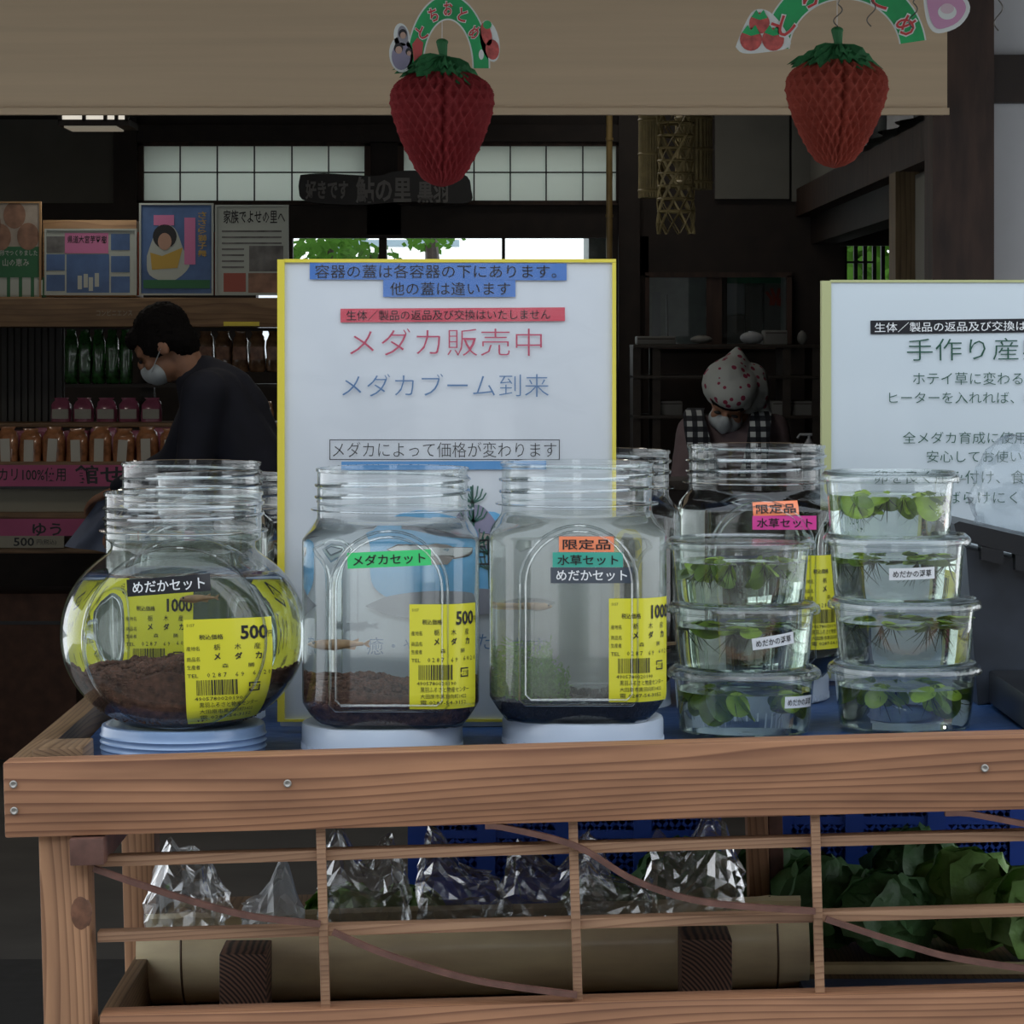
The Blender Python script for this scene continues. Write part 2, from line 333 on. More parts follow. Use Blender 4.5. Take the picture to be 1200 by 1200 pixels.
def ell(cx, cyy, rx, ry, n=20, a0=0, a1=2*PI, rot=0):
    o = []
    for i in range(n):
        a = a0+(a1-a0)*i/(n-1 if a1-a0 < 2*PI-.01 else n); x = rx*math.cos(a); y = ry*math.sin(a)
        o.append((cx+x*math.cos(rot)-y*math.sin(rot), cyy+x*math.sin(rot)+y*math.cos(rot)))
    return o

# ================================================================== THE SETTING
def pieces_wall(name, D, th, rects, m): 
    mb = MB()
    for r in rects: mb.pxbox(*r, D, th)
    return struct(name, mb, m)
mb = MB(); mb.box((-9,-9,-.05), (9,6.95,0)); struct('ground', mb, M_ground)
mb = MB(); mb.box((-3.3,6.95,-.05), (1.35,12.3,.0)); struct('floor', mb, M_floor)
mb = MB(); mb.box((-3.3,7.0,2.6), (1.95,12.3,2.7)); struct('ceiling', mb, M_ceiling)
mb = MB(); mb.box((-6,2.6,2.72), (6,12.6,2.8)); struct('roof', mb, M_darkbeam)  # unseen; overhang in front of the shop shaped to cut skylight on the facade
# facade at 7 m: cream panel above the opening, dark post, white wall with a beam
M_fascia = mat('pale_fascia_board', (.60,.455,.30), .6, noise=.055, nscale=5, stretch=(.25,1,9))
a = P(-700, 133, 7); b = P(1110, -130, 7)
mb = MB(); mb.box((a.x, 7.0, a.z), (b.x, 7.06, b.z)); fas = struct('wall_front', mb, M_fascia)
mb = MB(); mb.box((a.x, 6.985, a.z-.004), (b.x+.003, 7.0, a.z+.012)); struct('trim_1', mb, M_fascia, parent=fas)
a = P(1093, 133, 7.07); b = P(1165, 0, 7.07)
mb = MB(); mb.box((a.x, 7.07, 0), (b.x, 7.21, 2.6)); struct('pillar_front', mb, M_darkpost)
mb = MB(); mb.box((b.x, 7.12, 0), (4.2, 7.2, 2.72)); wf = struct('wall_front_plaster', mb, M_plaster)
mb = MB(); c = P(1165, 120, 7.08); d = P(1165, 64, 7.08); mb.box((b.x, 7.08, c.z), (4.2, 7.12, d.z)); struct('beam', mb, M_darkbeam, parent=wf)
mb = MB(); mb.box((-3.5,7.0,0), (-3.2,12.3,2.6)); struct('wall_left', mb, M_plasterdim)
# unseen wall and roof added behind the camera, gap shaped for jar reflections
mb = MB(); mb.box((-7,-3.2,0), (-.55,-3.0,2.9)); mb.box((.62,-3.2,0), (6.5,-3.0,2.9)); mb.box((-.55,-3.2,2.15),(.62,-3.0,2.9)); mb.box((.12,-3.15,0),(.2,-3.05,2.15)); mb.box((-.25,-3.15,0),(-.2,-3.05,2.15)); struct('added_wall_behind', mb, mat('grey_render', (.24,.225,.21), .9))
mb = MB(); mb.box((-7,-3.2,2.9), (6.5,-.9,3.0)); struct('added_roof_behind', mb, M_darkbeam)

# back wall at 12 m, built round its openings
D = 12.0
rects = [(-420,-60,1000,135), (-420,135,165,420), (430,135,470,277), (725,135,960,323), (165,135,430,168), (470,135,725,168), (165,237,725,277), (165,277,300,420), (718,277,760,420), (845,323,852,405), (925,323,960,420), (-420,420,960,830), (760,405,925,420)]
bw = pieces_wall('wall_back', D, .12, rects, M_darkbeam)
mb = MB(); mb.pxbox(-60,140,133,238,11.97,.03); struct('wall_panel', mb, M_plasterdim, parent=bw)
mb = MB(); mb.pxbox(838,128,925,233,11.97,.03); mb.pxbox(928,128,1002,236,11.97,.03); struct('wall_panel', mb, M_plasterdim, parent=bw)
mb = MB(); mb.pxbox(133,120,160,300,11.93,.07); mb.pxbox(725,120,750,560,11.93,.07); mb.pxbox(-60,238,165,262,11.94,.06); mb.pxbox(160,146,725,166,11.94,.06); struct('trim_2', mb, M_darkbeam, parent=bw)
# transom lights with paper panes
def shoji(n, x0, x1, ps):
    mb = MB(); y0, y1 = 168, 238
    mb.pxbox(x0-4,y0-3,x1+4,y0+3,11.96,.03); mb.pxbox(x0-4,y1-3,x1+4,y1+2,11.96,.03); mb.pxbox(x0-4,y0,x0+3,y1,11.96,.03); mb.pxbox(x1-3,y0,x1+4,y1,11.96,.03)
    w = struct('window_%d' % n, mb, M_darkpost)
    mb = MB(); mb.pxbox(x0,201.2,x1,202.8,11.97,.01)
    for p in ps: mb.pxbox(p-.8,y0,p+.8,y1,11.97,.01)
    struct('window_bars', mb, M_ink, parent=w)
    e = [x0+2]+list(ps)+[x1-2]
    for i in range(len(e)-1):
        for (ya, yb) in ((y0+2, 201.5), (202.5, y1-2)):
            mb = MB(); mb.pxbox(e[i]+.5, ya, e[i+1]-.5, yb, 11.985, .002); struct('pane', mb, M_shoji, parent=w)
shoji(1, 165, 430, [211,254.5,298,342,385]); shoji(2, 470, 725, [513,555.5,598,640,683])
# clear windows below
mb = MB(); mb.pxbox(444,277,453,420,11.96,.05); mb.pxbox(588,277,592,420,11.96,.05); mb.pxbox(300,275,718,279,11.95,.05); mb.pxbox(338,277,343,420,11.95,.05)
w3 = struct('window_3', mb, M_darkbeam)
for a, b in ((343,444),(453,588),(592,718)):
    mb = MB(); mb.pxbox(a,279,b,420,11.99,.004); struct('pane', mb, M_glass, parent=w3)
# serving hatch in the back wall with a kitchen behind
mb = MB(); mb.pxbox(756,319,928,325,11.95,.05); mb.pxbox(756,403,928,409,11.95,.05); mb.pxbox(756,323,761,405,11.95,.05); mb.pxbox(922,323,928,405,11.95,.05); mb.pxbox(828,323,846,405,11.96,.04)
w4 = struct('window_4', mb, M_darkpost)
for a, b in ((761,828),(846,922)):
    mb = MB(); mb.pxbox(a,325,b,403,11.985,.004); struct('pane', mb, M_glass, parent=w4)
mb = MB(); mb.pxbox(700,250,935,700,12.9,.05); mb.pxbox(700,235,935,250,12.1,.9); mb.pxbox(935,250,943,800,12.1,.9); mb.pxbox(690,250,700,800,12.1,.9)
struct('wall_kitchen', mb, mat('kitchen_wall', (.35,.38,.37), .7, noise=.1))
# right side wall of the room (runs back from the front post)
XR = 1.2
def rw(y0, y1, z0, z1, t=.1, x=XR): return ((x, y0, z0), (x+t, y1, z1))
zb = 1.93
mb = MB()
for q in [rw(7.15,12.1,zb,2.6), rw(7.15,9.05,0,zb), rw(9.05,12.0,1.84,zb)]: mb.box(*q)
wr = struct('wall_right', mb, M_darkbeam)
mb = MB(); mb.box((XR-.06,7.2,1.95), (XR,12,2.06)); struct('beam', mb, M_darkpost, parent=wr)
mb = MB(); mb.box((XR-.012,9.3,2.06), (XR,11.9,2.55)); mb.box((XR-.012,8.6,1.3), (XR,8.8,1.94)); struct('wall_panel', mb, M_plasterdim, parent=wr)
mb = MB(); mb.box((XR-.07,8.8,0), (XR,8.95,1.95)); struct('trim_3', mb, wood('light_post', (.20,.14,.07), (.12,.08,.04), 'Z', 12), parent=wr)
mb = MB(); mb.pxbox(960,-60,990,830,12.0,.12); mb.pxbox(990,-60,1068,286,12.0,.12); mb.pxbox(990,345,1068,830,12.0,.12); mb.pxbox(1068,-60,1125,830,12.0,.12); mb.box((1.85,7.2,0),(1.95,12.1,2.6)); mb.box((1.3,7.25,0),(1.85,7.3,2.6)); struct('wall_passage', mb, M_darkbeam)  # the closing side boxes are unseen walls added to block outdoor light
mb = MB(); mb.pxbox(986,284,1070,288,11.96,.04); mb.pxbox(986,345,1070,349,11.96,.04); w5 = struct('window_5', mb, M_darkbeam)
for x in (990.5,1003,1014,1025,1035,1045.5,1056,1065):
    mb = MB(); mb.pxbox(x-2.2,287,x+2.2,346,12.02,.03); struct('window_bar', mb, M_ink, parent=w5)
mb = MB(); mb.pxbox(989,306,1026,308.5,12.015,.03); struct('window_bar', mb, M_ink, parent=w5)
mb = MB(); mb.box((1.3,6.95,-.05), (1.95,12.3,0)); struct('floor_passage', mb, M_floor)
mb = MB(); mb.box((-3.3,5.6,-.001), (1.2,7.0,.002)); struct('ground_shade_strip', mb, mat('ground_shade_dark', (.018,.018,.019), .8, noise=.3))  # near-black strip laid on the ground to stand in for shade

# ================================================================== THE STALL
ROLL = math.radians(-1.6); TAN = math.tan(math.radians(1.6))
RZ = CZ-.307        # top of the front rail at the middle of the picture
stall = thing('display_stand', 'reddish cedar wood display stand with openwork front and blue sheet, carrying the jars', 'display stand', (0,2.25,RZ), rot=(0,ROLL,0))
def sp_(mb, name, m, **kw): return part(stall, name, mb, m, local=True, **kw)
def SL(px, D): return (px-600)/K*D
def lz(px, py, D): return -(py-400)/K*D+.307-(px-600)/K*D*TAN      # local height of an image point at depth D
mb = MB(); mb.bevbox((SL(3,2.25),0,-.0565), (.62,.03,0), .0015); rail = sp_(mb, 'front_rail', M_railwood)
for px, py in ((15,919),(15,950),(336,918),(1153,900)):
    mb = MB(); x = SL(px,2.25); z = lz(px,py,2.25)
    mb.v = []; c = Vector((x, -.0006, z)); rings = []
    for r, y in ((.0030,.001),(.0030,-.0008),(.0022,-.0012),(.0012,-.0005),(.0002,-.0003)):
        rings.append([c+Vector((r*math.cos(2*PI*j/12), y, r*math.sin(2*PI*j/12))) for j in range(12)])
    mb.loft(rings); o = part(rail, 'screw', mb, M_screw, local=True)
mb = MB(); mb.bevbox((SL(3,2.25),.03,-.0565), (SL(3,2.25)+.020,.80,-.001), .001); sp_(mb, 'side_rail', M_sidewood)
mb = MB(); mb.bevbox((.60,.03,-.0565), (.62,.80,-.001), .001); sp_(mb, 'side_rail', M_sidewood)
mb = MB(); mb.bevbox((SL(3,2.25),.80,-.0565), (.62,.825,-.001), .001); sp_(mb, 'back_rail', M_sidewood)
mb = MB(); mb.box((SL(3,2.25)+.02,.03,-.036), (.60,.80,-.024)); sp_(mb, 'tray_board', M_sidewood)
# blue sheet, slightly uneven
mb = MB(); nx, ny = 60, 30; vs = []
for j in range(ny+1):
    for i in range(nx+1):
        x = -.362+.96*i/nx; y = .031+.768*j/ny
        vs.append((x, y, -.0225+.0012*math.sin(x*31+y*9)*math.sin(y*23-x*7)))
mb.add(vs, [(j*(nx+1)+i, j*(nx+1)+i+1, (j+1)*(nx+1)+i+1, (j+1)*(nx+1)+i) for j in range(ny) for i in range(nx)])
sp_(mb, 'blue_sheet', M_bluesheet)
mb = MB(); mb.bevbox((SL(41,2.3),.036,-.05), (SL(100,2.3),.095,.005), .0015); sp_(mb, 'corner_block', M_sidewood)
mb = MB(); mb.bevbox((SL(42,2.255),.006,-1.12), (SL(99,2.255),.040,-.0565), .0015); sp_(mb, 'leg', M_postwood)
mb = MB(); mb.ball((SL(88,2.25),.0065,lz(88,1072,2.25)), 1, 16, 8, (.0085,.0012,.014)); part(bpy.data.objects['leg'], 'knot', mb, mat('knot_wood', (.15,.065,.035), .5, noise=.4, nscale=120), local=True, label='dark round knot')
mb = MB(); mb.bevbox((.58,.006,-1.15), (.616,.040,-.0565), .0015); sp_(mb, 'leg', M_postwood)
mb = MB(); mb.bevbox((SL(137,2.72),.47,-1.12), (SL(176,2.72),.51,-.037), .0015); sp_(mb, 'leg', M_postwood)
mb = MB(); mb.bevbox((.58,.47,-1.15), (.616,.51,-.037), .0015); sp_(mb, 'leg', M_postwood)
mb = MB(); mb.bevbox((SL(78,2.24),-.008,lz(98,1015,2.24)), (SL(118,2.24),.45,-.0575), .001); sp_(mb, 'cross_beam', M_redstrip)
mb = MB(); mb.bevbox((SL(105,2.3),.04,-.27), (SL(105,2.3)+.012,.47,-.205), .001); sp_(mb, 'lower_side_rail', M_sidewood)
mb = MB(); mb.bevbox((SL(108,2.25),.0,-.27), (.60,.03,-.1925), .0015); sp_(mb, 'bottom_rail', M_railwood)
for py in (1000.5, 1089):
    z = lz(240,py,2.262); mb = MB(); mb.bevbox((SL(108,2.262),.012,z-.0078), (.58,.027,z), .0006); sp_(mb, 'lattice_bar', M_slatwood)
for px in (376,672,956,1240):
    x = SL(px-3,2.257); mb = MB(); mb.bevbox((x-.0035,.007,-.193), (x+.0035,.0118,-.057), .0005); sp_(mb, 'lattice_upright', M_slatwood)
def smoothpts(pts, n=8):
    out = []
    for i in range(len(pts)-1):
        p0 = pts[max(i-1,0)]; p1 = pts[i]; p2 = pts[i+1]; p3 = pts[min(i+2,len(pts)-1)]
        for k in range(n):
            t = k/n; out.append(tuple(.5*((2*p1[a])+(-p0[a]+p2[a])*t+(2*p0[a]-5*p1[a]+4*p2[a]-p3[a])*t*t+(-p0[a]+3*p1[a]-3*p2[a]+p3[a])*t**3) for a in range(len(p1))))
    out.append(pts[-1]); return out
for pts in ([(106,1018),(200,1050),(285,1073),(370,1083)], [(384,1092),(450,1120),(550,1149),(668,1166)], [(566,965),(668,990),(740,1032),(820,1057),(950,1068)], [(962,1077),(1060,1109),(1130,1126),(1300,1150)], [(1105,948),(1200,966),(1300,985)]):
    Dp = 2.253
    q = [(SL(x,Dp), .0035, lz(x,y,Dp)) for x, y in smoothpts(pts)]
    q = [(x, y, min(z, -.058)) for x, y, z in q]
    mb = MB(); mb.ribbon(q, .006, .0042); sp_(mb, 'curved_strip', M_redstrip)
mb = MB(); mb.box((-.35,.03,-.262), (.60,.80,-.252)); sp_(mb, 'lower_shelf', M_sidewood)
mb = MB(); mb.bevbox((SL(869,2.74),.47,-.2515), (SL(893,2.74),.50,-.037), .001); sp_(mb, 'centre_post', M_postwood)
mb = MB(); mb.bevbox((SL(893.5,2.76),.49,-.2515), (SL(910,2.76),.52,-.037), .001); sp_(mb, 'centre_post', M_redstrip)
def tz(x, y=None): return RZ-.0225+.0012+x*TAN+.0006      # height of the blue sheet
def sz(x): return RZ-.252+x*TAN                      # height of the lower shelf

# ---- lids used as stands
def lid(px, r, h, D, m, label, ridges, z=None):
    x = (px-600)/K*D; z = tz(x)
    root = thing('jar_lid', label, 'lid', (x, D, z), 'screw lids under the jars')
    prof = [(r*.985,0),(r,.0015),(r,.004)]
    if ridges:
        for k in range(3): zz = h*(.25+.2*k); prof += [(r,zz-.0015),(r+.0012,zz),(r,zz+.0015)]
    prof += [(r,h-.004),(r-.0008,h-.001),(r-.003,h),(r*.9,h-.0006),(r*.5,h-.0006),(.001,h-.0006)]
    mb = MB(); mb.lathe(prof, 72); part(root, 'shell', mb, m, local=True)
    if not ridges:
        mb = MB()
        for k in range(96):
            a = 2*PI*k/96; c = Vector((math.cos(a)*r, math.sin(a)*r, 0)); t = Vector((-math.sin(a), math.cos(a), 0))*.0006
            mb.add([c+t+Vector((0,0,.001)), c-t+Vector((0,0,.001)), c+c.normalized()*.0007+Vector((0,0,.001)), c+t+Vector((0,0,.006)), c-t+Vector((0,0,.006)), c+c.normalized()*.0005+Vector((0,0,.006))], [(0,2,5,3),(2,1,4,5),(3,5,4),(0,1,2)])
        part(root, 'grip_ribs', mb, m, local=True, kind='stuff')
    return root, z+h

# ---- jars
class Jar:
    def __init__(s, kind): s.kind = kind
    def bowl(s):
        s.neck = .0635; s.H = .187; s.zb = .150; s.R = .0995; s.flat = .067
        s.prof = [(.0,.060)]
        return s
NECKTURNS = 2.1
def oct_r(th, k=.0710, d=.0862, p=26):
    t = 0
    for i in range(8):
        dist = k if i % 2 == 0 else d; c = math.cos(th-(i*PI/4-PI/2))
        if c > 0: t += (c/dist)**p
    return t**(-1/p)
def sec_bowl(z, th):
    zc, rz, R = .0725, .0815, .0995
    if z <= .150:
        u = (z-zc)/rz; u = max(-.985, min(.985, u)); r = R*math.sqrt(max(1e-6, 1-abs(u)**2.15))
        if z > .135: t = (z-.135)/.015; r = r*(1-t)+max(.0645, r*.85)*t
        if z < .006: r = min(r, .056+.9*z+ .01)
    else: r = .0635
    x, y = r*math.cos(th), r*math.sin(th); f = .067
    if abs(y) > f*.9:        # flattened front and back
        s_ = abs(y)/f; k = f*(1-.1*math.exp(-(s_-.9)/.1)) ; y = math.copysign(min(abs(y), k), y)
    return x, y
def sec_sq(z, th):
    ro = oct_r(th)
    def prof(z):
        if z < .020: return .80+.20*min(1, z/.020)**.8
        if z < .148: return 1.0
        if z < .166: t = (z-.148)/.018; return 1-.115*(t**1.8)
        return .87
    s_ = prof(z); r = ro*s_; rn = .0612
    if z > .148:
        t = min(1, (z-.148)/.019); t = t*t*(3-2*t); r = r*(1-t)+(rn if z > .166 else max(rn, rn+ (1-t)*.006))*t
    return r*math.cos(th), r*math.sin(th)
JK = {'bowl': dict(sec=sec_bowl, H=.187, zn=.152, rn=.0635), 'square': dict(sec=sec_sq, H=.205, zn=.168, rn=.0612)}
def jar_shell(kind, n=96):
    J = JK[kind]; sec = J['sec']; mb = MB(); rings = []
    zs = [J['zn']*(1-math.cos(PI*i/46))/2 for i in range(47)] if kind == 'bowl' else [0,.002,.005,.009,.013,.017,.020,.023]+[.03+.118*i/10 for i in range(11)]+[.150,.153,.156,.159,.162,.165,.167,.168]
    inner = .5
    for q in (.02,.5,.8,.93): rings.append([Vector((*[c*q for c in sec(0.0005, 2*PI*j/n)], .004*(1-q)**.5)) for j in range(n)])
    for z in zs: rings.append([Vector((*sec(max(z,.0005), 2*PI*j/n), z)) for j in range(n)])
    zn, H, rn = J['zn'], J['H'], J['rn']; m = 64
    for i in range(1, m+1):
        z = zn+(H-zn)*i/m; ring = []
        for j in range(n):
            th = 2*PI*j/n; ph = ((z-zn-.004)/(H-zn-.010)*NECKTURNS+th/(2*PI)) 
            b = max(0, math.cos(2*PI*ph))**18 if zn+.004 < z < H-.004 else 0
            r = rn+.0010*b
            if z > H-.0025: r = rn+.0012
            ring.append(Vector((r*math.cos(th), r*math.sin(th), z)))
        rings.append(ring)
    for r, z in ((rn+.0002,H+.0006),(rn-.0022,H+.0002),(rn-.0024,H-.003)): rings.append([Vector((r*math.cos(2*PI*j/n), r*math.sin(2*PI*j/n), z)) for j in range(n)])
    mb.loft(rings, cap0=True, cap1=False); 
    # transfer bead below the thread
    return mb
def jar_bead(kind):
    J = JK[kind]; mb = MB(); r = J['rn']; z = J['zn']+.004
    mb.lathe([(r+.0001,z-.001),(r+.0050,z-.0006),(r+.0054,z),(r+.0050,z+.0006),(r+.0001,z+.001)], 96, cap0=False, cap1=False); return mb
def inside(kind, z0, z1, ins=.0012, n=64, steps=26, top=None):
    sec = JK[kind]['sec']; rings = []
    for i in range(steps+1):
        z = z0+(z1-z0)*i/steps; ring = []
        for j in range(n):
            x, y = sec(max(z,.0005), 2*PI*j/n); d = math.hypot(x, y); k = (d-ins)/d; ring.append(Vector((x*k, y*k, z)))
        rings.append(ring)
    if top:
        last = rings[-1]
        for q in (.9,.75,.55,.35,.15,.02): rings.append([Vector((p.x*q, p.y*q, 0)) for p in last])
        for k in range(len(rings)-7, len(rings)):
            for p in rings[k]: p.z = top(p.x, p.y)
    return rings
_st = {}
def chart(kind, off=.0006):
    """(arc length from the front centre, height) -> point on the jar surface"""
    J = JK[kind]; nz = 60; H = J['zn']
    if kind not in _st:
        T = []
        for i in range(nz+1):
            z = max(.0005, H*i/nz); row = []
            for sg in (-1, 1):
                pr = None; L = 0; A = [(0.0, *J['sec'](z, -PI/2))]; pr = A[0]
                for k in range(1, 80):
                    x, y = J['sec'](z, -PI/2+sg*k*PI/80); L += math.hypot(x-pr[1], y-pr[2]); pr = (L*sg, x, y); A.append(pr)
                row += A[::-1] if sg < 0 else A[1:]
            T.append(np.array(row))
        _st[kind] = T
    T = _st[kind]
    def f(s_, z):
        q = max(0, min(nz-1e-6, z/H*nz)); i = int(q); t = q-i
        a = [np.interp(s_, T[k][:, 0], T[k][:, c]) for k in (i, i+1) for c in (1, 2)]
        x = a[0]*(1-t)+a[2]*t; y = a[1]*(1-t)+a[3]*t; d = math.hypot(x, y)
        return Vector((x*(1+off/d), y*(1+off/d), z))
    return f
def price_label(root, kind, s0, z1, w, h, price, loc_fn=None, detailed=True, rot=0.0):
    f0 = chart(kind, .0008); f1 = chart(kind, .0013); U = w/82; V = h/118
    cs, cz_ = s0+w/2, z1-h/2
    def conv(f):
        def g(x, y):
            dx = x*U-w/2; dz = -(y*V-h/2); return f(cs+dx*math.cos(rot)-dz*math.sin(rot), cz_+dx*math.sin(rot)+dz*math.cos(rot))
        return g
    g0, g1 = conv(f0), conv(f1)
    mb = MB(); patch(mb, (0,0,82,118), g0, 14, 14); lab = part(root, 'price_label', mb, M_label, local=True, label='yellow price sticker', fixn=False)
    mb = MB()
    T = lambda s_, r, off=0.0, res=1: text_into(mb, s_, r, g1, offset=off, res=res)
    T('5157', (3,5,10,8)); T('税込価格', (14,17,36,23), 0.01); T(price, (50,8,81,24) if len(price) > 3 else (52,8,77,24), .03, 2); T('円', (77.5,15,81.5,22)) if len(price) == 3 else None
    T('産地名', (2,30,14,35)); T('栃', (27,28,33,35)); T('木', (46,28,52,35)); T('産', (64,28,70,35))
    T('商品名', (2,42,14,47)); T('メ', (27,38,33,46), .03); T('ダ', (46,38,53,46), .03); T('カ', (65,38,71,46), .03)
    T('生産者', (2,51,14,56)); T('森', (34,50,40,55)); T('勝', (58,50,64,55))
    T('TEL', (2,61,12,65)); T('0 2 8 7', (20,60,38,65)); T('6 9', (46,60,54,65)); T('6 0 2 0', (62,59,80,64))
    T('黒羽ふるさと物産センター', (12,93,70,99)); T('大田原市黒羽向町1422', (12,101,66,106)); T('電 0287-54-3152', (12,108,66,113))
    T('4905780020190', (8,87,52,91))
    part(lab, 'lettering', mb, M_ink, local=True, smooth=False, fixn=False)
    mb = MB(); random.seed(31); x = 10.0
    while x < 48:
        bw_ = random.choice((.5,.5,.9,1.4)); patch(mb, (x,68,x+bw_,85), g1, 1, 3); x += bw_+random.choice((.6,.6,1.1))
    part(lab, 'barcode', mb, M_ink, local=True, smooth=False, fixn=False)
    mb = MB()
    for r in ((58,72,69,73.4),(58,81,69,82.4),(58,72,59.4,77),(67.6,75,69,82.4),(58,79,59.4,82),(67.6,72,69,73.5)): patch(mb, r, g1)
    text_into(mb, 'プラ', (60.5,75,66.8,80), g1)
    part(lab, 'recycling_mark', mb, M_ink, local=True, smooth=False, fixn=False)
def tape(root, kind, s0, z1, w, h, text, m, ink, rot=0.0, label=None):
    f0 = chart(kind, .0008); f1 = chart(kind, .0013); cs, cz_ = s0+w/2, z1-h/2
    def conv(f):
        def g(x, y):
            dx = (x-.5)*w; dz = -(y-.5)*h; return f(cs+dx*math.cos(rot)-dz*math.sin(rot), cz_+dx*math.sin(rot)+dz*math.cos(rot))
        return g
    mb = MB(); patch(mb, (0,0,1,1), conv(f0), 12, 2); t = part(root, 'name_sticker', mb, m, local=True, label=label, fixn=False)
    mb = MB(); text_into(mb, text, (.07,.17,.93,.85), conv(f1), offset=.012, res=2); part(t, 'lettering', mb, ink, local=True, smooth=False, fixn=False)
M_wback = milky('water_back_row', .22); M_wback.node_tree.nodes['Diffuse BSDF'].inputs[0].default_value = (.42,.55,.42,1)
def make_jar(kind, px, D, z, label, group, waterz=None, wm=None, soil=None, soilm=None, soilbump=.004, frontring=True, soillabel=None, pellets=0, seed=1, wz0=.003):
    x = (px-600)/K*D; root = thing('fish_jar', label, 'jar', (x, D, z), group)
    part(root, 'body', jar_shell(kind), M_clear, local=True, angle=60)
    J_ = JK[kind]; mb = MB(); n_ = 150; zt0, zt1 = J_['zn']+.012, J_['H']-.005
    mb.tube([Vector(((J_['rn']+.0011)*math.cos(a), (J_['rn']+.0011)*math.sin(a), zt0+(zt1-zt0)*i/n_)) for i in range(n_+1) for a in [2*PI*NECKTURNS*i/n_+2.0]], [.0003]+[.0014]*(n_-1)+[.0003], 6, up=(0,0,1)); part(root, 'screw_thread', mb, M_bead, local=True)
    part(root, 'neck_bead', jar_bead(kind), M_bead, local=True)
    if kind == 'bowl':
        for sg in (-1, 1):
            mb = MB(); pts = []
            for k in range(61):
                a = 2*PI*k/60; X = .0725*math.cos(a); Z = .0735+.0725*math.sin(a)
                r2 = None
                # depth of the surface there
                zz = max(.001, Z); th = 0; best = None
                xr, _ = sec_bowl(zz, 0); yy = math.sqrt(max(1e-6, xr*xr-X*X)); yy = min(yy, .0665); pts.append(Vector((X, sg*(yy+.0002), Z)))
            mb.tube(pts, .0012, 6, up=(0,1,0)); part(root, 'moulded_ring', mb, M_bead, local=True)
    else:
        for sg in (-1, 1):
            for k_, ins in enumerate((0, .0045)):
                pts = []; hw = .0465-ins; zb_, zt = .016+ins, .112
                pts += [(-hw, zt), (-hw, zb_+.004), (-hw+.004, zb_), (hw-.004, zb_), (hw, zb_+.004), (hw, zt)]
                for a in range(1, 16): pts.append((hw*math.cos(PI*a/16), zt+ (.046-ins)*math.sin(PI*a/16)))
                pts.append(pts[0]); out = []
                for X, Z in pts:
                    xx, yy = sec_sq(Z, -PI/2+X/.071*.9); out.append(Vector((X, sg*(abs(yy)+.0001), Z)))
                mb = MB(); mb.tube(out, .0011, 6, up=(0,1,0)); part(root, 'moulded_arch', mb, M_bead, local=True)
    if waterz:
        mb = MB(); mb.loft(inside(kind, wz0, waterz)); part(root, 'water', mb, wm or M_water, local=True, angle=50)
    if soil:
        random.seed(seed)
        ph = [random.uniform(0, 6) for _ in range(6)]
        top = lambda X, Y: soil+soilbump*(math.sin(X*60+ph[0])+math.sin(Y*70+ph[1])+.6*math.sin(X*140+Y*90+ph[2]))*.5
        mb = MB(); mb.loft(inside(kind, .0034, soil, ins=.0020, top=top, steps=10))
        if pellets:
            sec = JK[kind]['sec']
            for _ in range(pellets):
                a = random.uniform(PI*.98, PI*2.02); Z = random.uniform(.006, soil+.004); X, Y = sec(Z, a); d = math.hypot(X, Y); r = random.uniform(.0016, .0030); k = (d-r-.0002-.0014)/d
                if Z > top(X, Y): continue
                mb.ico((X*k, Y*k, max(Z, r+.0045)), r)
            for _ in range(pellets//2):
                a = random.uniform(0, 2*PI); q = math.sqrt(random.random())*.93; X, Y = sec(soil, a); r = random.uniform(.0018, .0032); X *= q; Y *= q
                d = math.hypot(X, Y)
                mb.ico((X, Y, top(X, Y)+r*.3), r)
        me_o = solo('soil', mb, soilm or M_soil, soillabel, 'soil', kind='stuff', smooth=False); me_o.location = (x, D, z)
    return root
def fish(name_label, loc, L, yaw, m=None, group='medaka fish in the jars'):
    root = thing('small_fish', name_label, 'fish', loc, group, rot=(0,0,yaw))
    mb = MB(); rings = []
    for t, w, h in ((0,.02,.02),(.06,.05,.07),(.2,.085,.13),(.4,.08,.15),(.6,.055,.11),(.8,.03,.06),(.92,.02,.045)):
        rings.append([Vector((L*(t-.5), L*w*math.cos(2*PI*j/12), L*h*.75*math.sin(2*PI*j/12)-L*(.02 if t < .5 else 0))) for j in range(12)])
    mb.loft(rings); part(root, 'body', mb, m or M_fish, local=True)
    mb = MB(); th = .0003
    mb.prism([(L*.40,-th,0),(L*.52,-th,L*.07),(L*.56,-th,L*.075),(L*.52,-th,0),(L*.56,-th,-L*.075),(L*.52,-th,-L*.07)], (0,2*th,0)); part(root, 'tail_fin', mb, m or M_fish, local=True)
    mb = MB(); mb.prism([(L*.05,-th,-L*.09),(L*.28,-th,-L*.05),(L*.25,-th,-L*.12)], (0,2*th,0)); mb.prism([(L*.2,-th,L*.06),(L*.33,-th,L*.11),(L*.32,-th,L*.04)], (0,2*th,0)); part(root, 'fin', mb, m or M_fish, local=True)
    for sg in (-1, 1):
        mb = MB(); mb.ball((L*-.41, sg*L*.055, L*.015), L*.028, 8, 6); part(root, 'eye', mb, M_ink, local=True)
    return root
DJ = 2.43
l1, zt1 = lid(215, .0665, .0255, DJ, M_frostlid, 'frosted bluish screw lid under the round bowl jar', True)
l2, zt2 = lid(448, .0655, .0225, DJ, M_whitelid, 'white screw lid under the square jar with the green sticker', False)
l3, zt3 = lid(683, .0655, .0225, DJ, M_whitelid, 'white screw lid under the square jar with three stickers', False)
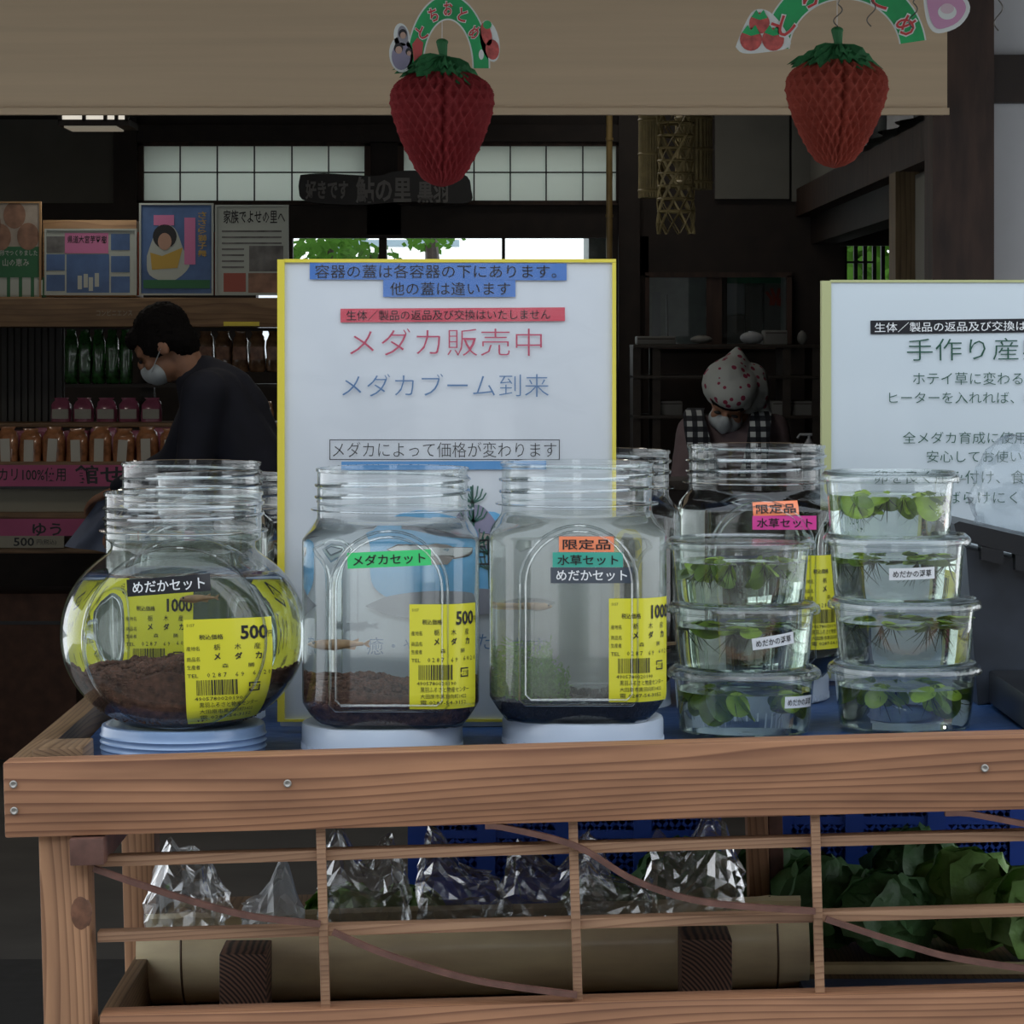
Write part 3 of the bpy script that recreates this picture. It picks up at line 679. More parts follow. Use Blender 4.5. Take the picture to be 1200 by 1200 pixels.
j1 = make_jar('bowl', 215, DJ, zt1, 'round clear bowl jar with black name sticker and 500 yen label, brown soil', 'jars of medaka in the front row', .122, M_water, .046, M_soil, .006, soillabel='brown pellet soil heaped in the round bowl jar', pellets=1500, seed=3)
tape(j1, 'bowl', -.0370, .1235, .0655, .0135, 'めだかセット', M_blacktape, M_white, .075, label='black sticker with white letters')
price_label(j1, 'bowl', .0085, .0905, .0700, .0835, '500', rot=.035)
j2 = make_jar('square', 460, DJ, zt2, 'square-shouldered clear jar with green sticker and 500 yen label', 'jars of medaka in the front row', .162, M_water, .030, M_soil, .004, soillabel='brown pellet soil in the jar with the green sticker', pellets=1500, seed=5)
tape(j2, 'square', -.0325, .1425, .0655, .0125, 'メダカセット', M_greentape, M_ink, .045, label='bright green sticker')
price_label(j2, 'square', .0160, .1005, .0580, .0830, '500', rot=.0)
j3 = make_jar('square', 676, DJ, zt3, 'square-shouldered jar with orange, teal and dark stickers and 1000 yen label, cloudy water', 'jars of medaka in the front row', .163, M_watermilk, .016, M_soildark, .002, soillabel='black soil in the jar with three stickers', pellets=900, seed=6, wz0=.0175)
tape(j3, 'square', -.0155, .1495, .0430, .0122, '限定品', M_orangetape, M_ink, 0, label='orange sticker'); tape(j3, 'square', -.0205, .1370, .0550, .0118, '水草セット', M_tealtape, M_ink, 0, label='teal sticker'); tape(j3, 'square', -.0220, .1250, .0640, .0124, 'めだかセット', M_greytape, M_white, 0, label='dark slate sticker')
price_label(j3, 'square', .0235, .1005, .0570, .0820, '1000', rot=.0)
# back row
DB = 2.665
z_ = tz((224-600)/K*DB)
lb, zb1 = lid(224, .0655, .0225, DB, M_whitelid, 'white screw lid under the bowl jar in the back row', False)
jb1 = make_jar('square', 224, DB, zb1, 'square clear jar with a 1000 yen label directly behind the round bowl jar', 'jars in the back row', .140, M_wback, .02, M_soildark, .002, soillabel='dark soil in the jar behind the round bowl jar')
price_label(jb1, 'square', -.045, .098, .058, .083, '1000')
lb, zb2 = lid(700, .0655, .0225, 2.68, M_whitelid, 'white screw lid behind the sign, beside its right edge', False)
jb2 = make_jar('square', 704, 2.68, zb2, 'clear jar half hidden behind the fish sale sign, beside the 1000 yen jar', 'jars in the back row', .13, M_waterg, .02, M_soildark, .002, soillabel='dark soil in the jar half hidden behind the sign')
lb, zb3 = lid(886, .0655, .0225, 2.70, M_whitelid, 'white screw lid behind the shorter stack of plant cups', False)
jb3 = make_jar('square', 886, 2.70, zb3, 'clear jar with orange and pink stickers behind the stacked plant cups', 'jars in the back row', .150, M_waterg, .02, M_soildark, .002, soillabel='dark soil in the jar behind the stacked plant cups')
tape(jb3, 'square', -.0085, .158, .040, .0122, '限定品', M_orangetape, M_ink, .03, label='orange sticker'); tape(jb3, 'square', -.0090, .1455, .0560, .0122, '水草セット', M_pinktape, M_ink, 0, label='pink sticker')
price_label(jb3, 'square', .034, .1105, .058, .083, '1000')
lb, zb4 = lid(262, .0655, .0225, 2.83, M_whitelid, 'white screw lid of the rearmost jar at the left end', False)
jb4 = make_jar('bowl', 262, 2.83, zb4, 'rearmost clear jar at the left, its neck beside the sign edge', 'jars in the back row', .13, M_waterg, .02, M_soildark, .002, soillabel='dark soil in the rearmost jar at the left')
fish('brown medaka swimming just under the black sticker in the round bowl jar', (SL(232,2.40), 2.415, CZ+(400-700)/K*2.41), .030, .2)
fish('brown medaka swimming near the right wall of the round bowl jar', (SL(338,2.45), 2.45, CZ+(400-765)/K*2.45), .016, .3)
fish('long brown medaka low in the jar with the green sticker, tail towards the arch', (SL(402,2.40), 2.40, CZ+(400-753)/K*2.40), .040, 0)
fish('faint grey medaka in the cloudy jar with three stickers', (SL(625,2.45), 2.45, CZ+(400-707)/K*2.45), .03, PI)
# moss in the cloudy jar
mb = MB(); random.seed(4)
x3 = SL(676, DJ)
for _ in range(5000):
    a = random.uniform(.75*PI, 1.42*PI); q = random.uniform(.3,.93); X, Y = sec_sq(.03, a); zz = random.uniform(.0185, .032+.032*max(0, -math.cos(a))*random.random()**.4); c = Vector((X*q, Y*q, zz))
    d = Vector((random.uniform(-1,1), random.uniform(-1,1), random.uniform(0,1.5))).normalized()*random.uniform(.002,.004); n_ = Vector((random.uniform(-1,1), random.uniform(-1,1), random.uniform(-1,1))).cross(d).normalized()*.0006
    mb.add([c-n_, c+n_, c+d+n_*.4, c+d-n_*.4], [(0,1,2,3)])
o = solo('water_moss', mb, M_moss, 'bright green water moss on the black soil of the cloudy jar', 'moss', kind='stuff', smooth=False); o.location = (x3, DJ, zt3)

# ---- cups of floating plants
def cup_proto():
    root = thing('plant_cup', 'x', 'cup', (0,0,0), 'cups of floating plants')
    prof = [(.002,.0022),(.030,.0020),(.048,.0012),(.0515,0),(.0535,.0010),(.0542,.004),(.0550,.012),(.0560,.024),(.0572,.038),(.0582,.0455),(.0600,.0465),(.0602,.048)]
    mb = MB(); mb.lathe(prof, 96, cap1=False); part(root, 'body', mb, M_cup, local=True, angle=50)
    mb = MB(); mb.lathe([(.0606,.0452),(.0632,.0450),(.0638,.0462),(.0636,.0490),(.0622,.0512),(.0600,.0526),(.0585,.0528),(.0578,.0508),(.0560,.0500),(.040,.0497),(.020,.0496),(.002,.0496)], 96, cap0=False); part(root, 'lid', mb, M_cuplid, local=True, angle=50)
    mb = MB(); mb.lathe([(.0588,.0510),(.0603,.0524),(.0588,.0536),(.0578,.0520)], 96, cap0=False, cap1=False); part(root, 'lid_rim', mb, M_cuplid, local=True)
    mb = MB(); mb.box((.0612,-.008,.0462), (.0685,.008,.0472)); o = part(root, 'lid_tab', mb, M_cuplid, local=True)
    mb = MB(); mb.lathe([(.002,.0030),(.047,.0024),(.0526,.0024),(.0534,.006),(.0542,.014),(.0552,.026),(.0560,.0345),(.002,.0345)], 72); part(root, 'water', mb, M_waterg, local=True, angle=50)
    return root
def floating_plant(loc, r, yaw, label, group, big, seed):
    random.seed(seed); root = thing('floating_plant', label, 'water plant', loc, group, rot=(0,0,yaw))
    for k in range(random.choice((2,3,3))):
        a = random.uniform(0, 6.28) if k else 0; rr = r*random.uniform(.75, 1.15); tilt = random.uniform(.5, 1.45) if big else random.uniform(0, .5)
        mb = MB(); R = Matrix.Rotation(a, 3, 'Z') @ Matrix.Rotation(tilt, 3, 'Y'); vs = []; nr, na = 4, 16
        for i in range(nr+1):
            for j in range(na):
                q = rr*i/nr; t = 2*PI*j/na; p = Vector((q*math.cos(t)+rr*.9, q*.92*math.sin(t), rr*.25*(i/nr)**2+rr*.04*math.sin(3*t)*i/nr)); vs.append(R @ p)
        fs = [(i*na+j, i*na+(j+1) % na, (i+1)*na+(j+1) % na, (i+1)*na+j) for i in range(nr) for j in range(na)]
        mb.add(vs, fs); part(root, 'leaf', mb, M_leaf if (k+seed) % 3 else M_leaf2, local=True, fixn=False)
    mb = MB()
    for k in range(random.randint(7, 12)):
        a = random.uniform(0, 6.28); L = random.uniform(.008, .028); sp__ = random.uniform(.3, .9)
        pts = [Vector((math.cos(a)*sp__*L*t**1.2*.8, math.sin(a)*sp__*L*t**1.2*.8, -L*t*(1-.25*sp__*t))) for t in (0,.3,.6,1)]
        mb.tube(pts, [.0004,.0003,.00025,.0001], 4)
    part(root, 'roots', mb, M_root, local=True, kind='stuff')
    return root
proto = cup_proto(); CC = [proto]+[copy_tree(proto) for _ in range(6)]
CUPS = [  # px of the centre, index in its stack, scale, label, sticker, big leaves
 (872,0,1.0,'bottom plant cup of the shorter stack, sticker at its right edge', (.050,.028,-.04), 8, 1),
 (871,1,1.0,'middle plant cup of the shorter stack, white sticker right of centre', (.022,.0260,.12), 9, 0),
 (867,2,.985,'top plant cup of the shorter stack, no sticker, in front of the pink tape', None, 9, 1),
 (1060,0,1.0,'bottom plant cup of the taller stack, leaves and roots, bits of soil', None, 8, 1),
 (1060,1,1.0,'second cup from the bottom of the taller stack, with a browned leaf', None, 9, 0),
 (1051,2,.96,'third cup from the bottom of the taller stack, white sticker in the middle', (.006,.0240,.03), 9, 0),
 (1043,3,.91,'topmost plant cup of the taller stack, big pale leaves, beside the grey bag', None, 7, 1)]
DC = 2.475; zc_ = {}
for ci, (px, lvl, sc, lab, stk, npl, big) in enumerate(CUPS):
    c = CC[ci]
    key = 0 if px < 950 else 1; x = SL(px, DC); x0 = SL(872 if key == 0 else 1060, DC)
    z = tz(x0)+lvl*.0531 if not (key and lvl == 3) else tz(x0)+2*.0531+.0531*.97
    c.location = (x, DC, z); c.scale = (sc, sc, 1.0 if sc > .9 else .97); c['label'] = lab; c.rotation_euler.z = random.uniform(-.5, .5)+(.3 if key else -2.9)
    if stk:
        s0, zz, rot = stk
        def cf(off):
            def f(u, v):
                dx = (u-.5)*.0385; dz = -(v-.5)*.0096; s_ = s0+dx*math.cos(rot)-dz*math.sin(rot); hz = zz+dx*math.sin(rot)+dz*math.cos(rot)
                r = (.0551+(hz-.012)*.085)*sc+off; a = -PI/2+s_/r; return Vector((r*math.cos(a), r*math.sin(a), hz))
            return f
        e = bpy.data.objects.new('x', None)
        mb = MB(); patch(mb, (0,0,1,1), cf(.0006), 10, 1); mb2 = MB(); text_into(mb2, 'めだかの浮草', (.08,.2,.92,.8), cf(.0010), offset=.01)
        Rz = Matrix.Rotation(-c.rotation_euler.z, 3, 'Z')
        for q in (mb, mb2): q.v = [Rz @ v for v in q.v]; q.v = [Vector((v.x/sc, v.y/sc, v.z)) for v in q.v]
        so = part(c, 'name_sticker', mb, M_white, local=True, fixn=False, label='white sticker'); part(so, 'lettering', mb2, M_ink, local=True, smooth=False, fixn=False)
    random.seed(100+ci)
    PL = []
    for k in range(npl):
        a = 2*PI*k/npl+random.uniform(-.4,.4)+(-PI/2); rr = random.uniform(.022,.042)*sc
        if k == 0: rr = .038*sc
        PL.append(floating_plant((x+rr*math.cos(a), DC+rr*math.sin(a), z+.0338), random.uniform(.007,.011) if not big else random.uniform(.009,.0135), a+PI+random.uniform(-1,1) if False else a+random.uniform(-.7,.7)+PI/2, 'round leaved floating plant in the '+lab.split(',')[0].replace('plant ','').replace('from the bottom ','from bottom '), 'floating plants in one cup', big, 500+ci*10+k))
    PL.sort(key=lambda q: q.location.x)
    for k, q in enumerate(PL): q['label'] = 'floating plant in the '+lab.split(',')[0].replace('plant ','').replace('from the bottom ','from bottom ')+', '+(['leftmost','second from left','third from left','fourth from left','fifth from left','sixth from left','seventh from left','eighth from left'][k] if k < npl-1 else 'rightmost')

# ---- the sign with the fish sale text
DS = 2.55
sgn = thing('fish_sale_sign', 'white laminated board edged in yellow with blue, red and crimson writing, behind the jars', 'sign', (SL(523,DS), DS, tz(SL(523,DS))))
def px_rect(mb, x0, y0, x1, y1, D, th): mb.pxbox(x0,y0,x1,y1,D,th)
a = P(328,850,DS); b = P(720,306,DS); zb_ = tz(SL(523,DS))+.004
mb = MB(); mb.bevbox((a.x, DS+.001, zb_-.004), (b.x, DS+.010, b.z), .002); part(sgn, 'board', mb, M_paper)
mb = MB(); mb.pxbox(325,304,333.5,846,DS-.0012,.011); mb.pxbox(333,303.5,722,307.5,DS-.0012,.011); mb.pxbox(717.5,307,722,846,DS-.0012,.011); mb.pxbox(333,843,718,846,DS-.0012,.011); part(sgn, 'edging', mb, M_yelltape)
# clear wrapping film with creases, a hair in front of the paper
mb = MB(); nx, ny = 70, 230; vs = []
for j in range(ny+1):
    for i in range(nx+1):
        u, v = i/nx, j/ny; px, py = 334+383*u, 308+535*v
        w = .0
        for (c0, amp, sl, wd, xa, xb) in ((.145,.0011,-.10,.010,0,.35),(.105,.0010,.07,.010,.35,1),(.265,.0011,-.13,.011,0,.5),(.215,.0010,-.02,.009,.5,1),(.36,.0008,-.08,.02,.1,.5),(.30,.0009,.03,.012,.55,.95),(.52,.0006,.2,.03,0,.6),(.66,.0007,-.25,.03,.4,1)):
            cc = c0+sl*(u-xa)+.012*math.sin(u*23+c0*40); 
            if xa <= u <= xb: w += 1.5*amp*math.exp(-((v-cc)/(wd*.45))**2)*math.sin(PI*(u-xa)/(xb-xa))
        w += .00025*math.sin(u*9+v*13)+.0002*math.sin(u*21-v*17)
        p = P(px, py, DS); vs.append((p.x, DS-.0030-w, p.z))
mb.add(vs, [(j*(nx+1)+i, j*(nx+1)+i+1, (j+1)*(nx+1)+i+1, (j+1)*(nx+1)+i) for j in range(ny) for i in range(nx)])
M_film = clear('wrap_film', tint=(.98,.985,.99), edge=(.9,.92,.95), refl=.4, rough=.06, base=.010, power=3, bump=.03, bscale=25)
part(sgn, 'film', mb, M_film, fixn=False)
def sg_text(name, s_, rect, m, off=0.0, rot=0, D=DS-.0012, res=2, root=sgn): mb = MB(); text_into(mb, s_, rect, plane_at(D), offset=off, rot=rot, res=res); return part(root, name, mb, m, smooth=False, fixn=False)
def sg_strip(name, rect, m, rot=0, D=DS-.0006, root=sgn, label=None): mb = MB(); patch(mb, rect, plane_at(D), rot=rot); return part(root, name, mb, m, smooth=False, fixn=False, label=label)
sg_strip('blue_strip', (363,308,664,328), M_bluetape, .004); sg_text('lettering', '容器の蓋は各容器の下にあります。', (369,310,652,326), M_ink)
sg_strip('blue_strip', (449,328,604,348), M_bluetape); sg_text('lettering', '他の蓋は違います', (457,330.5,598,346), M_ink)
sg_strip('red_strip', (399,361,662,377), M_redtape, -.006); sg_text('lettering', '生体／製品の返品及び交換はいたしません', (406,363,645,375), M_ink, rot=-.006)
sg_text('lettering', 'メダカ販売中', (410,385,635,417), M_redink, -.012)
sg_text('lettering', 'メダカブーム到来', (401,438,643,465), M_blueink, -.012)
mb = MB()
for r in ((386,515,656,516),(386,538,656,539),(386,515,387,539),(655,515,656,539)): patch(mb, r, plane_at(DS-.0012))
part(sgn, 'text_frame', mb, M_ink, smooth=False, fixn=False)
sg_text('lettering', 'メダカによって価格が変わります', (390,518,652,536), M_ink, -.008)
M_skyb = mat('printed_sky_blue', (.16,.46,.75), .5); M_fishp = mat('printed_fish_beige', (.36,.30,.27), .5); M_fishg = mat('printed_fish_grey', (.27,.27,.31), .5); M_mauve = mat('printed_mauve', (.27,.25,.36), .5); M_plantp = mat('printed_dark_green', (.03,.12,.09), .5); M_bel = mat('printed_belly', (.62,.60,.58), .5)
pic = MB()
def flat(pts, m, name, k, root=sgn, D=DS): 
    mb = MB(); mb.add([P(x, y, D-.0006-.00015*k) for x, y in pts], [tuple(range(len(pts)))]); return part(root, name, mb, m, smooth=False, fixn=False)
flat([(400,541),(640,540),(640,550),(400,551)], mat('printed_mid_blue', (.10,.30,.60), .5), 'printed_band', 1)
flat(smoothpts([(436,640),(450,612),(490,598),(540,606),(580,600),(598,625),(600,680),(575,698),(540,692),(480,702),(440,684),(436,640)],5), M_skyb, 'printed_water', 1)
flat(smoothpts([(528,622),(540,598),(562,592),(580,610),(590,632),(560,645),(528,622)],4), M_mauve, 'printed_rock', 2)
def fishart(x0, x1, yc, h, m, k):
    L = x1-x0; top = [(x0+L*t, yc-h*w) for t, w in ((0,.05),(.05,.4),(.15,.75),(.35,1),(.6,.85),(.8,.4),(.88,.3),(1,.75))]; bot = [(x0+L*t, yc+h*w) for t, w in ((1,.7),(.94,0),(.88,.3),(.8,.4),(.6,.7),(.35,1),(.15,.8),(.05,.45))]
    flat(top+bot, M_ink, 'printed_outline', k); s_ = lambda p: (x0+L/2+(p[0]-x0-L/2)*.985, yc+(p[1]-yc)*.93); flat([s_(p) for p in top+bot], m, 'printed_fish', k+1)
    flat([(x0+L*t, yc+h*w) for t, w in ((.05,.45),(.15,.7),(.35,.9),(.6,.6),(.7,.4),(.35,.55),(.12,.35))], M_bel, 'printed_belly', k+2)
    flat(ell(x0+L*.10, yc-h*.2, h*.22, h*.22), M_cardwhite, 'printed_eye', k+2); flat(ell(x0+L*.10, yc-h*.2, h*.13, h*.13), M_ink, 'printed_pupil', k+3)
    flat([(x0+L*.35,yc+h*.85),(x0+L*.42,yc+h*.8),(x0+L*.47,yc+h*1.35),(x0+L*.41,yc+h*1.3)], m, 'printed_fin', k+2); flat([(x0+L*.55,yc+h*.7),(x0+L*.63,yc+h*.6),(x0+L*.67,yc+h*1.1)], m, 'printed_fin', k+2)
fishart(446,592,632,20,M_fishp,3)
flat(smoothpts([(430,706),(460,694),(520,688),(590,692),(650,702),(600,716),(530,722),(465,718),(430,706)],4), M_fishg, 'printed_fish', 6)
mb = MB()
for x0, y0, pts in ((557,660,[(557,690),(556,640),(554,600),(552,570)]),(572,690,[(574,690),(573,660),(572,630)])):
    mb.ribbon([P(x, y, DS-.0014) for x, y in pts], .0002, .0022)
for x0, y0 in ((555,612),(554,590),(572,650),(573,668),(556,640)):
    for k in range(-3, 4):
        a = k*.32; L = 24; mb.ribbon([P(x0, y0, DS-.0014), P(x0+L*.6*math.sin(a), y0-L*.4*math.cos(a), DS-.0014), P(x0+L*.8*math.sin(a), y0-L*math.cos(a)*.9, DS-.0014)], .0002, .0013)
part(sgn, 'printed_plant', mb, M_plantp, smooth=False)
mb = MB(); 
for r in ((558,632,573,634),(558,660,573,662),(557,632,559,662),(572,632,574,662),(562,640,569,641.5),(562,646,569,647.5),(562,652,569,653.5)): patch(mb, r, plane_at(DS-.0018))
part(sgn, 'printed_bubble', mb, M_ink, smooth=False, fixn=False)
sg_text('lettering', '癒・やしをあたえます', (432,742,640,762), M_blueink, -.004)

# ---- second sign
D2 = 2.79
sg2 = thing('egg_mat_sign', 'pale board with black strip and dark green writing behind the taller stack of plant cups', 'sign', (SL(1125,D2), D2, tz(SL(1125,D2))))
a = P(966,790,D2); b = P(1292,329,D2)
mb = MB(); mb.bevbox((a.x, D2, tz(a.x)+.002), (b.x, D2+.012, b.z), .002); part(sg2, 'board', mb, M_paper2)
mb = MB(); mb.pxbox(963,329,974,795,D2-.001,.013); mb.pxbox(974,328,1292,331,D2-.001,.013); part(sg2, 'edging', mb, M_paleyell)
sg_strip('black_strip', (1020,374,1290,390), M_blacktape, -.012, D2-.001, sg2)
kw = dict(root=sg2, D=D2-.0015)
sg_text('lettering', '生体／製品の返品及び交換はいたしません', (1025,376.5,1285,388), M_white, .004, -.012, **kw)
sg_text('lettering', '手作り産卵床', (1063,396,1262,422), M_greenink, -.008, -.01, **kw)
sg_text('lettering', 'ホテイ草に変わる産卵床', (1070,436,1250,451), M_greenink, -.006, **kw)
sg_text('lettering', 'ヒーターを入れれば、年中産卵', (1042,459,1262,473), M_greenink, -.006, **kw)
sg_text('lettering', '全メダカ育成に使用済み', (1058,506,1236,520), M_greenink, -.006, **kw)
sg_text('lettering', '安心してお使いください', (1086,528,1262,542), M_greenink, -.006, **kw)
sg_text('lettering', '卵を良く産み付け、食べなく', (1025,551,1250,567), M_greenink, -.006, **kw)
sg_text('lettering', 'ばらけにくく', (1110,576,1210,590), M_greenink, -.006, **kw)

# ---- dark bin, black tray and the clear bag at the right end
def rp3(pts, D): return [P(x, y, D) for x, y in pts]
x0 = SL(1140,2.62)
mb = MB(); mb.bevbox((.415,2.42,tz(.42)+.001), (.575,2.60,tz(.42)+.030), .003); solo('black_tray', mb, M_black, 'flat black plastic tray on the blue sheet at the right end', 'tray', loc=(.49,2.5,tz(.45)))
bn = thing('storage_bin', 'dark grey plastic bin with black rim, right of the taller cup stack', 'bin', (.47,2.66,tz(.46)+.032))
mb = MB(); mb.prism(rp3([(1132,642),(1290,678),(1290,800),(1146,826)], 2.61), (0,.12,0)); part(bn, 'body', mb, M_bin)
mb = MB(); mb.prism(rp3([(1118,614),(1124,611),(1292,650),(1292,676),(1122,632)], 2.60), (0,.14,0)); part(bn, 'rim', mb, M_black)
mb = MB(); mb.prism(rp3([(1150,640),(1176,646),(1176,662),(1150,656)], 2.598), (0,.02,0)); mb.prism(rp3([(1190,650),(1225,658),(1225,676),(1190,668)], 2.598), (0,.02,0)); part(bn, 'handle', mb, M_black)
def crumple(mb, c, sx, sy, sz_, seed, nu=22, nv=16, amp=.35, pinch=None, topsq=.25, jit=.04):
    random.seed(seed); c = Vector(c); rings = []
    fr = [(random.uniform(2,9), random.uniform(2,9), random.uniform(0,6), random.uniform(.4,1)) for _ in range(6)]
    for i in range(nv+1):
        v = i/nv; t = PI*v; ring = []
        for j in range(nu):
            a = 2*PI*j/nu; w = sum(q*math.sin(round(f1)*a+f2*v*2+ph) for f1, f2, ph, q in fr)/6; w = abs(w)*2-.5
            r = (math.sin(t)**.6)*(1-topsq*v)*(1+amp*w)+random.uniform(-jit,jit)
            if pinch and v > .7: r *= (1-(v-.7)/.3*pinch)
            r = max(r, .03); ring.append(c+Vector((r*math.cos(a)*sx, r*math.sin(a)*sy, (-math.cos(t))*sz_+random.uniform(-.04,.04)*sz_)))
        rings.append(ring)
    mb.loft(rings)
M_greybag = clear('grey_bag', tint=(.90,.93,.95), edge=(.7,.75,.78), refl=.7, rough=.12, base=.04, haze=.06, bump=.4, bscale=20)
mb = MB(); crumple(mb, P(1188,570,2.66), .046, .045, .045, 11, amp=.22, topsq=.45); q = solo('clear_bag', mb, M_greybag, 'crumpled clear plastic bag standing on the dark bin', 'bag', loc=P(1188,630,2.66), smooth=True, angle=25)

# ================================================================== UNDER THE TRAY
# half bamboo trough
bt = thing('bamboo_trough', 'thick split bamboo trough lying on the lower shelf, weathered tan', 'trough', (SL(556,2.56), 2.56, sz(SL(556,2.56))), rot=(0,ROLL,0))
R_ = .0425; xa = SL(168,2.56)-bt.location.x; xb = SL(945,2.56)-bt.location.x; mb = MB(); rings = []
A0, A1 = math.radians(-222), math.radians(42)
for i in range(61):
    x = xa+(xb-xa)*i/60; nd = 0
    for xn in (.065,.66,.955): nd = max(nd, math.exp(-((i/60-xn)*(xb-xa)/.004)**2))
    ro = R_*(1+.045*nd-.01*math.sin(i*.2)); ri = ro-.0055; n = 36
    ring = [Vector((x, ro*math.cos(A0+(A1-A0)*k/n), ro*math.sin(A0+(A1-A0)*k/n)+R_)) for k in range(n+1)]
    ring += [Vector((x, ri*math.cos(A1-(A1-A0)*k/n), ri*math.sin(A1-(A1-A0)*k/n)+R_)) for k in range(n+1)]
    rings.append(ring)
mb.loft(rings); part(bt, 'cane', mb, M_bamboo, local=True)
mb = MB(); 
for xn in (.067,.953):
    x = xa+(xb-xa)*xn; mb.tube([Vector((x, (R_+.0008)*math.cos(A0+(A1-A0)*k/36), (R_+.0008)*math.sin(A0+(A1-A0)*k/36)+R_)) for k in range(37)], .0011, 6, up=(1,0,0))
part(bt, 'node_ring', mb, mat('node_dark', (.10,.06,.03), .6), local=True)
for (x0, x1, y0, y1, Db) in ((257,312,1118,1172,2.455), (799,858,1101,1160,2.455)):
    a = P(x0,y1,Db); b = P(x1,y0,Db); mb = MB(); zf = sz(a.x)+.0005; mb.bevbox((a.x,Db,zf), (b.x,Db+.058,b.z), .001)
    solo('wood_block', mb, M_endgrain, 'dark wood block with ringed end grain in front of the bamboo, %s' % ('nearer the corner leg' if x0 < 500 else 'nearer the lettuces'), 'wood block', 'wood blocks holding the bamboo', loc=((a.x+b.x)/2,Db,zf))
# bags of greens in the trough
BG = [((218,1030),.035,.040,21,.45,'clear crinkled bag nearest the corner leg, standing in the trough',0,.035),((318,1042),.026,.030,22,.3,'frosted bag with loose handles, second in the trough',1,.03),((432,1018),.038,.045,23,.45,'clear bag of greens third in the trough, left of the blue crate',0,.036),
      ((545,1020),.040,.045,24,.45,'clear crinkled bag of greens in the middle of the trough',0,.036),((640,1022),.044,.044,25,.4,'wide shiny bag of greens in front of the blue crate, fifth in the trough',0,.036),((715,1030),.036,.038,27,.4,'low clear bag of greens, last but one in the trough',0,.036),((812,1012),.038,.050,26,.35,'tall clear bag at the right end of the trough',0,.036)]
for (px, py), sx, szz, sd, amp, lab, fr, sy in BG:
    c = P(px, py, 2.555); mb = MB(); zbot = sz(c.x)+.012; top = c.z+szz; hz = (top-zbot)/2
    crumple(mb, (c.x, 2.555, (top+zbot)/2), sx, .026, hz, sd, amp=amp, nu=27, nv=20, topsq=-.15, jit=.075)
    random.seed(sd+90); lean = random.uniform(-.25,.25); pk = [(random.uniform(-sx,sx), random.uniform(.5,1)) for _ in range(3)]
    for v in mb.v:
        t = max(0, (v.z-zbot)/(top-zbot)); dx = v.x-c.x; v.x += lean*t*t*sx; v.z -= (top-zbot)*.32*t*t*(1-max(math.exp(-((dx-p)/(sx*.4))**2)*h for p, h in pk))
    for v in mb.v: v.y = 2.555+(v.y-2.555)*(.75 if v.z < c.z-.02 else 1.25)
    solo('produce_bag', mb, M_bagfrost if fr else M_bag, lab, 'plastic bag', 'plastic bags in the bamboo trough', loc=(c.x,2.555,zbot), smooth=False)
def leafy(root, c, n, r, m, seed, name='leaf', flatten=1.0):
    """broad cupped leaves laid round the heart, each with a ruffled, outward curling edge"""
    random.seed(seed)
    for k in range(n):
        q = k/(n-1); az = 2.4*k+random.uniform(-.3,.3); el = 1.25*(1-q)**1.0+.05; R = Matrix.Rotation(az, 3, 'Z') @ Matrix.Rotation(-el, 3, 'Y')
        mb = MB(); nr, na = 9, 22; vs = []; ph = random.uniform(0,6); ext = random.uniform(.85,1.1); base = r*(.70+.16*q)
        for i in range(nr+1):
            for j in range(na):
                u = i/nr; t = 2*PI*j/na; a = u*ext*(1+.10*math.sin(3*t+ph)); out = max(0, u-.62)/.38
                rad = base*(1+.05*math.sin(t*5+ph)*u)+r*(.20*out**1.5*(.6+.4*q))+r*.055*out*math.sin(t*11+ph)+r*.02*math.sin(u*13+2*t)
                vs.append(R @ Vector((rad*math.cos(a), rad*math.sin(a)*math.cos(t), rad*math.sin(a)*math.sin(t))))
        mb.add([Vector((v.x, v.y, max(v.z*.9+r*.78, .002))) for v in vs], [(i*na+j, i*na+(j+1) % na, (i+1)*na+(j+1) % na, (i+1)*na+j) for i in range(nr) for j in range(na)])
        part(root, name, mb, m, local=True, fixn=False, angle=60)
def head(px, D, r, lab, seed, m, dz=0.0):
    x = SL(px, D); root = thing('lettuce', lab, 'lettuce', (x, D, sz(x)+.001+dz), 'lettuces on the lower shelf')
    mb = MB(); mb.ball((0,0,r*.62), r*.62, 16, 10, (1,1,.98)); part(root, 'heart', mb, m, local=True)
    leafy(root, None, 12, r, m, seed); return root
head(962,2.72,.050,'dark loose-leaf lettuce just right of the centre post',41,M_lettuce2); head(1035,2.66,.047,'lettuce with drooping leaves, second from the centre post',42,M_lettuce2)
head(1130,2.69,.054,'large bright green lettuce towards the right end',43,M_lettuce); head(1212,2.62,.052,'green lettuce at the right end, partly out of view',44,M_lettuce); head(905,2.84,.045,'lettuce behind the centre post',45,M_lettuce2,0)
head(1072,2.84,.052,'lettuce at the back against the blue crate',48,M_lettuce2); head(800,2.83,.05,'lettuce behind the right end of the trough',50,M_lettuce2)
head(405,2.68,.045,'lettuce behind the trough near the left bags',46,M_lettuce); head(475,2.70,.042,'lettuce behind the trough beside the crate edge',47,M_lettuce); head(705,2.72,.042,'lettuce behind the trough in the middle',49,M_lettuce2)
mb = MB(); mb.bevbox((SL(945,2.56),2.545,sz(.25)+.0125), (.56,2.56,sz(.25)+.0205), .001); solo('bamboo_lath', mb, M_bambooin, 'pale bamboo lath lying in front of the lettuces', 'slat', loc=(.4,2.55,sz(.25)+.0125))
mb = MB(); mb.bevbox((SL(950,2.44),2.40,sz(.25)+.0015), (.56,2.54,sz(.25)+.010), .001); solo('blue_pad', mb, M_bluesheet, 'folded blue sheet on the lower shelf beneath the lettuces', 'sheet', loc=(.4,2.5,sz(.25)))
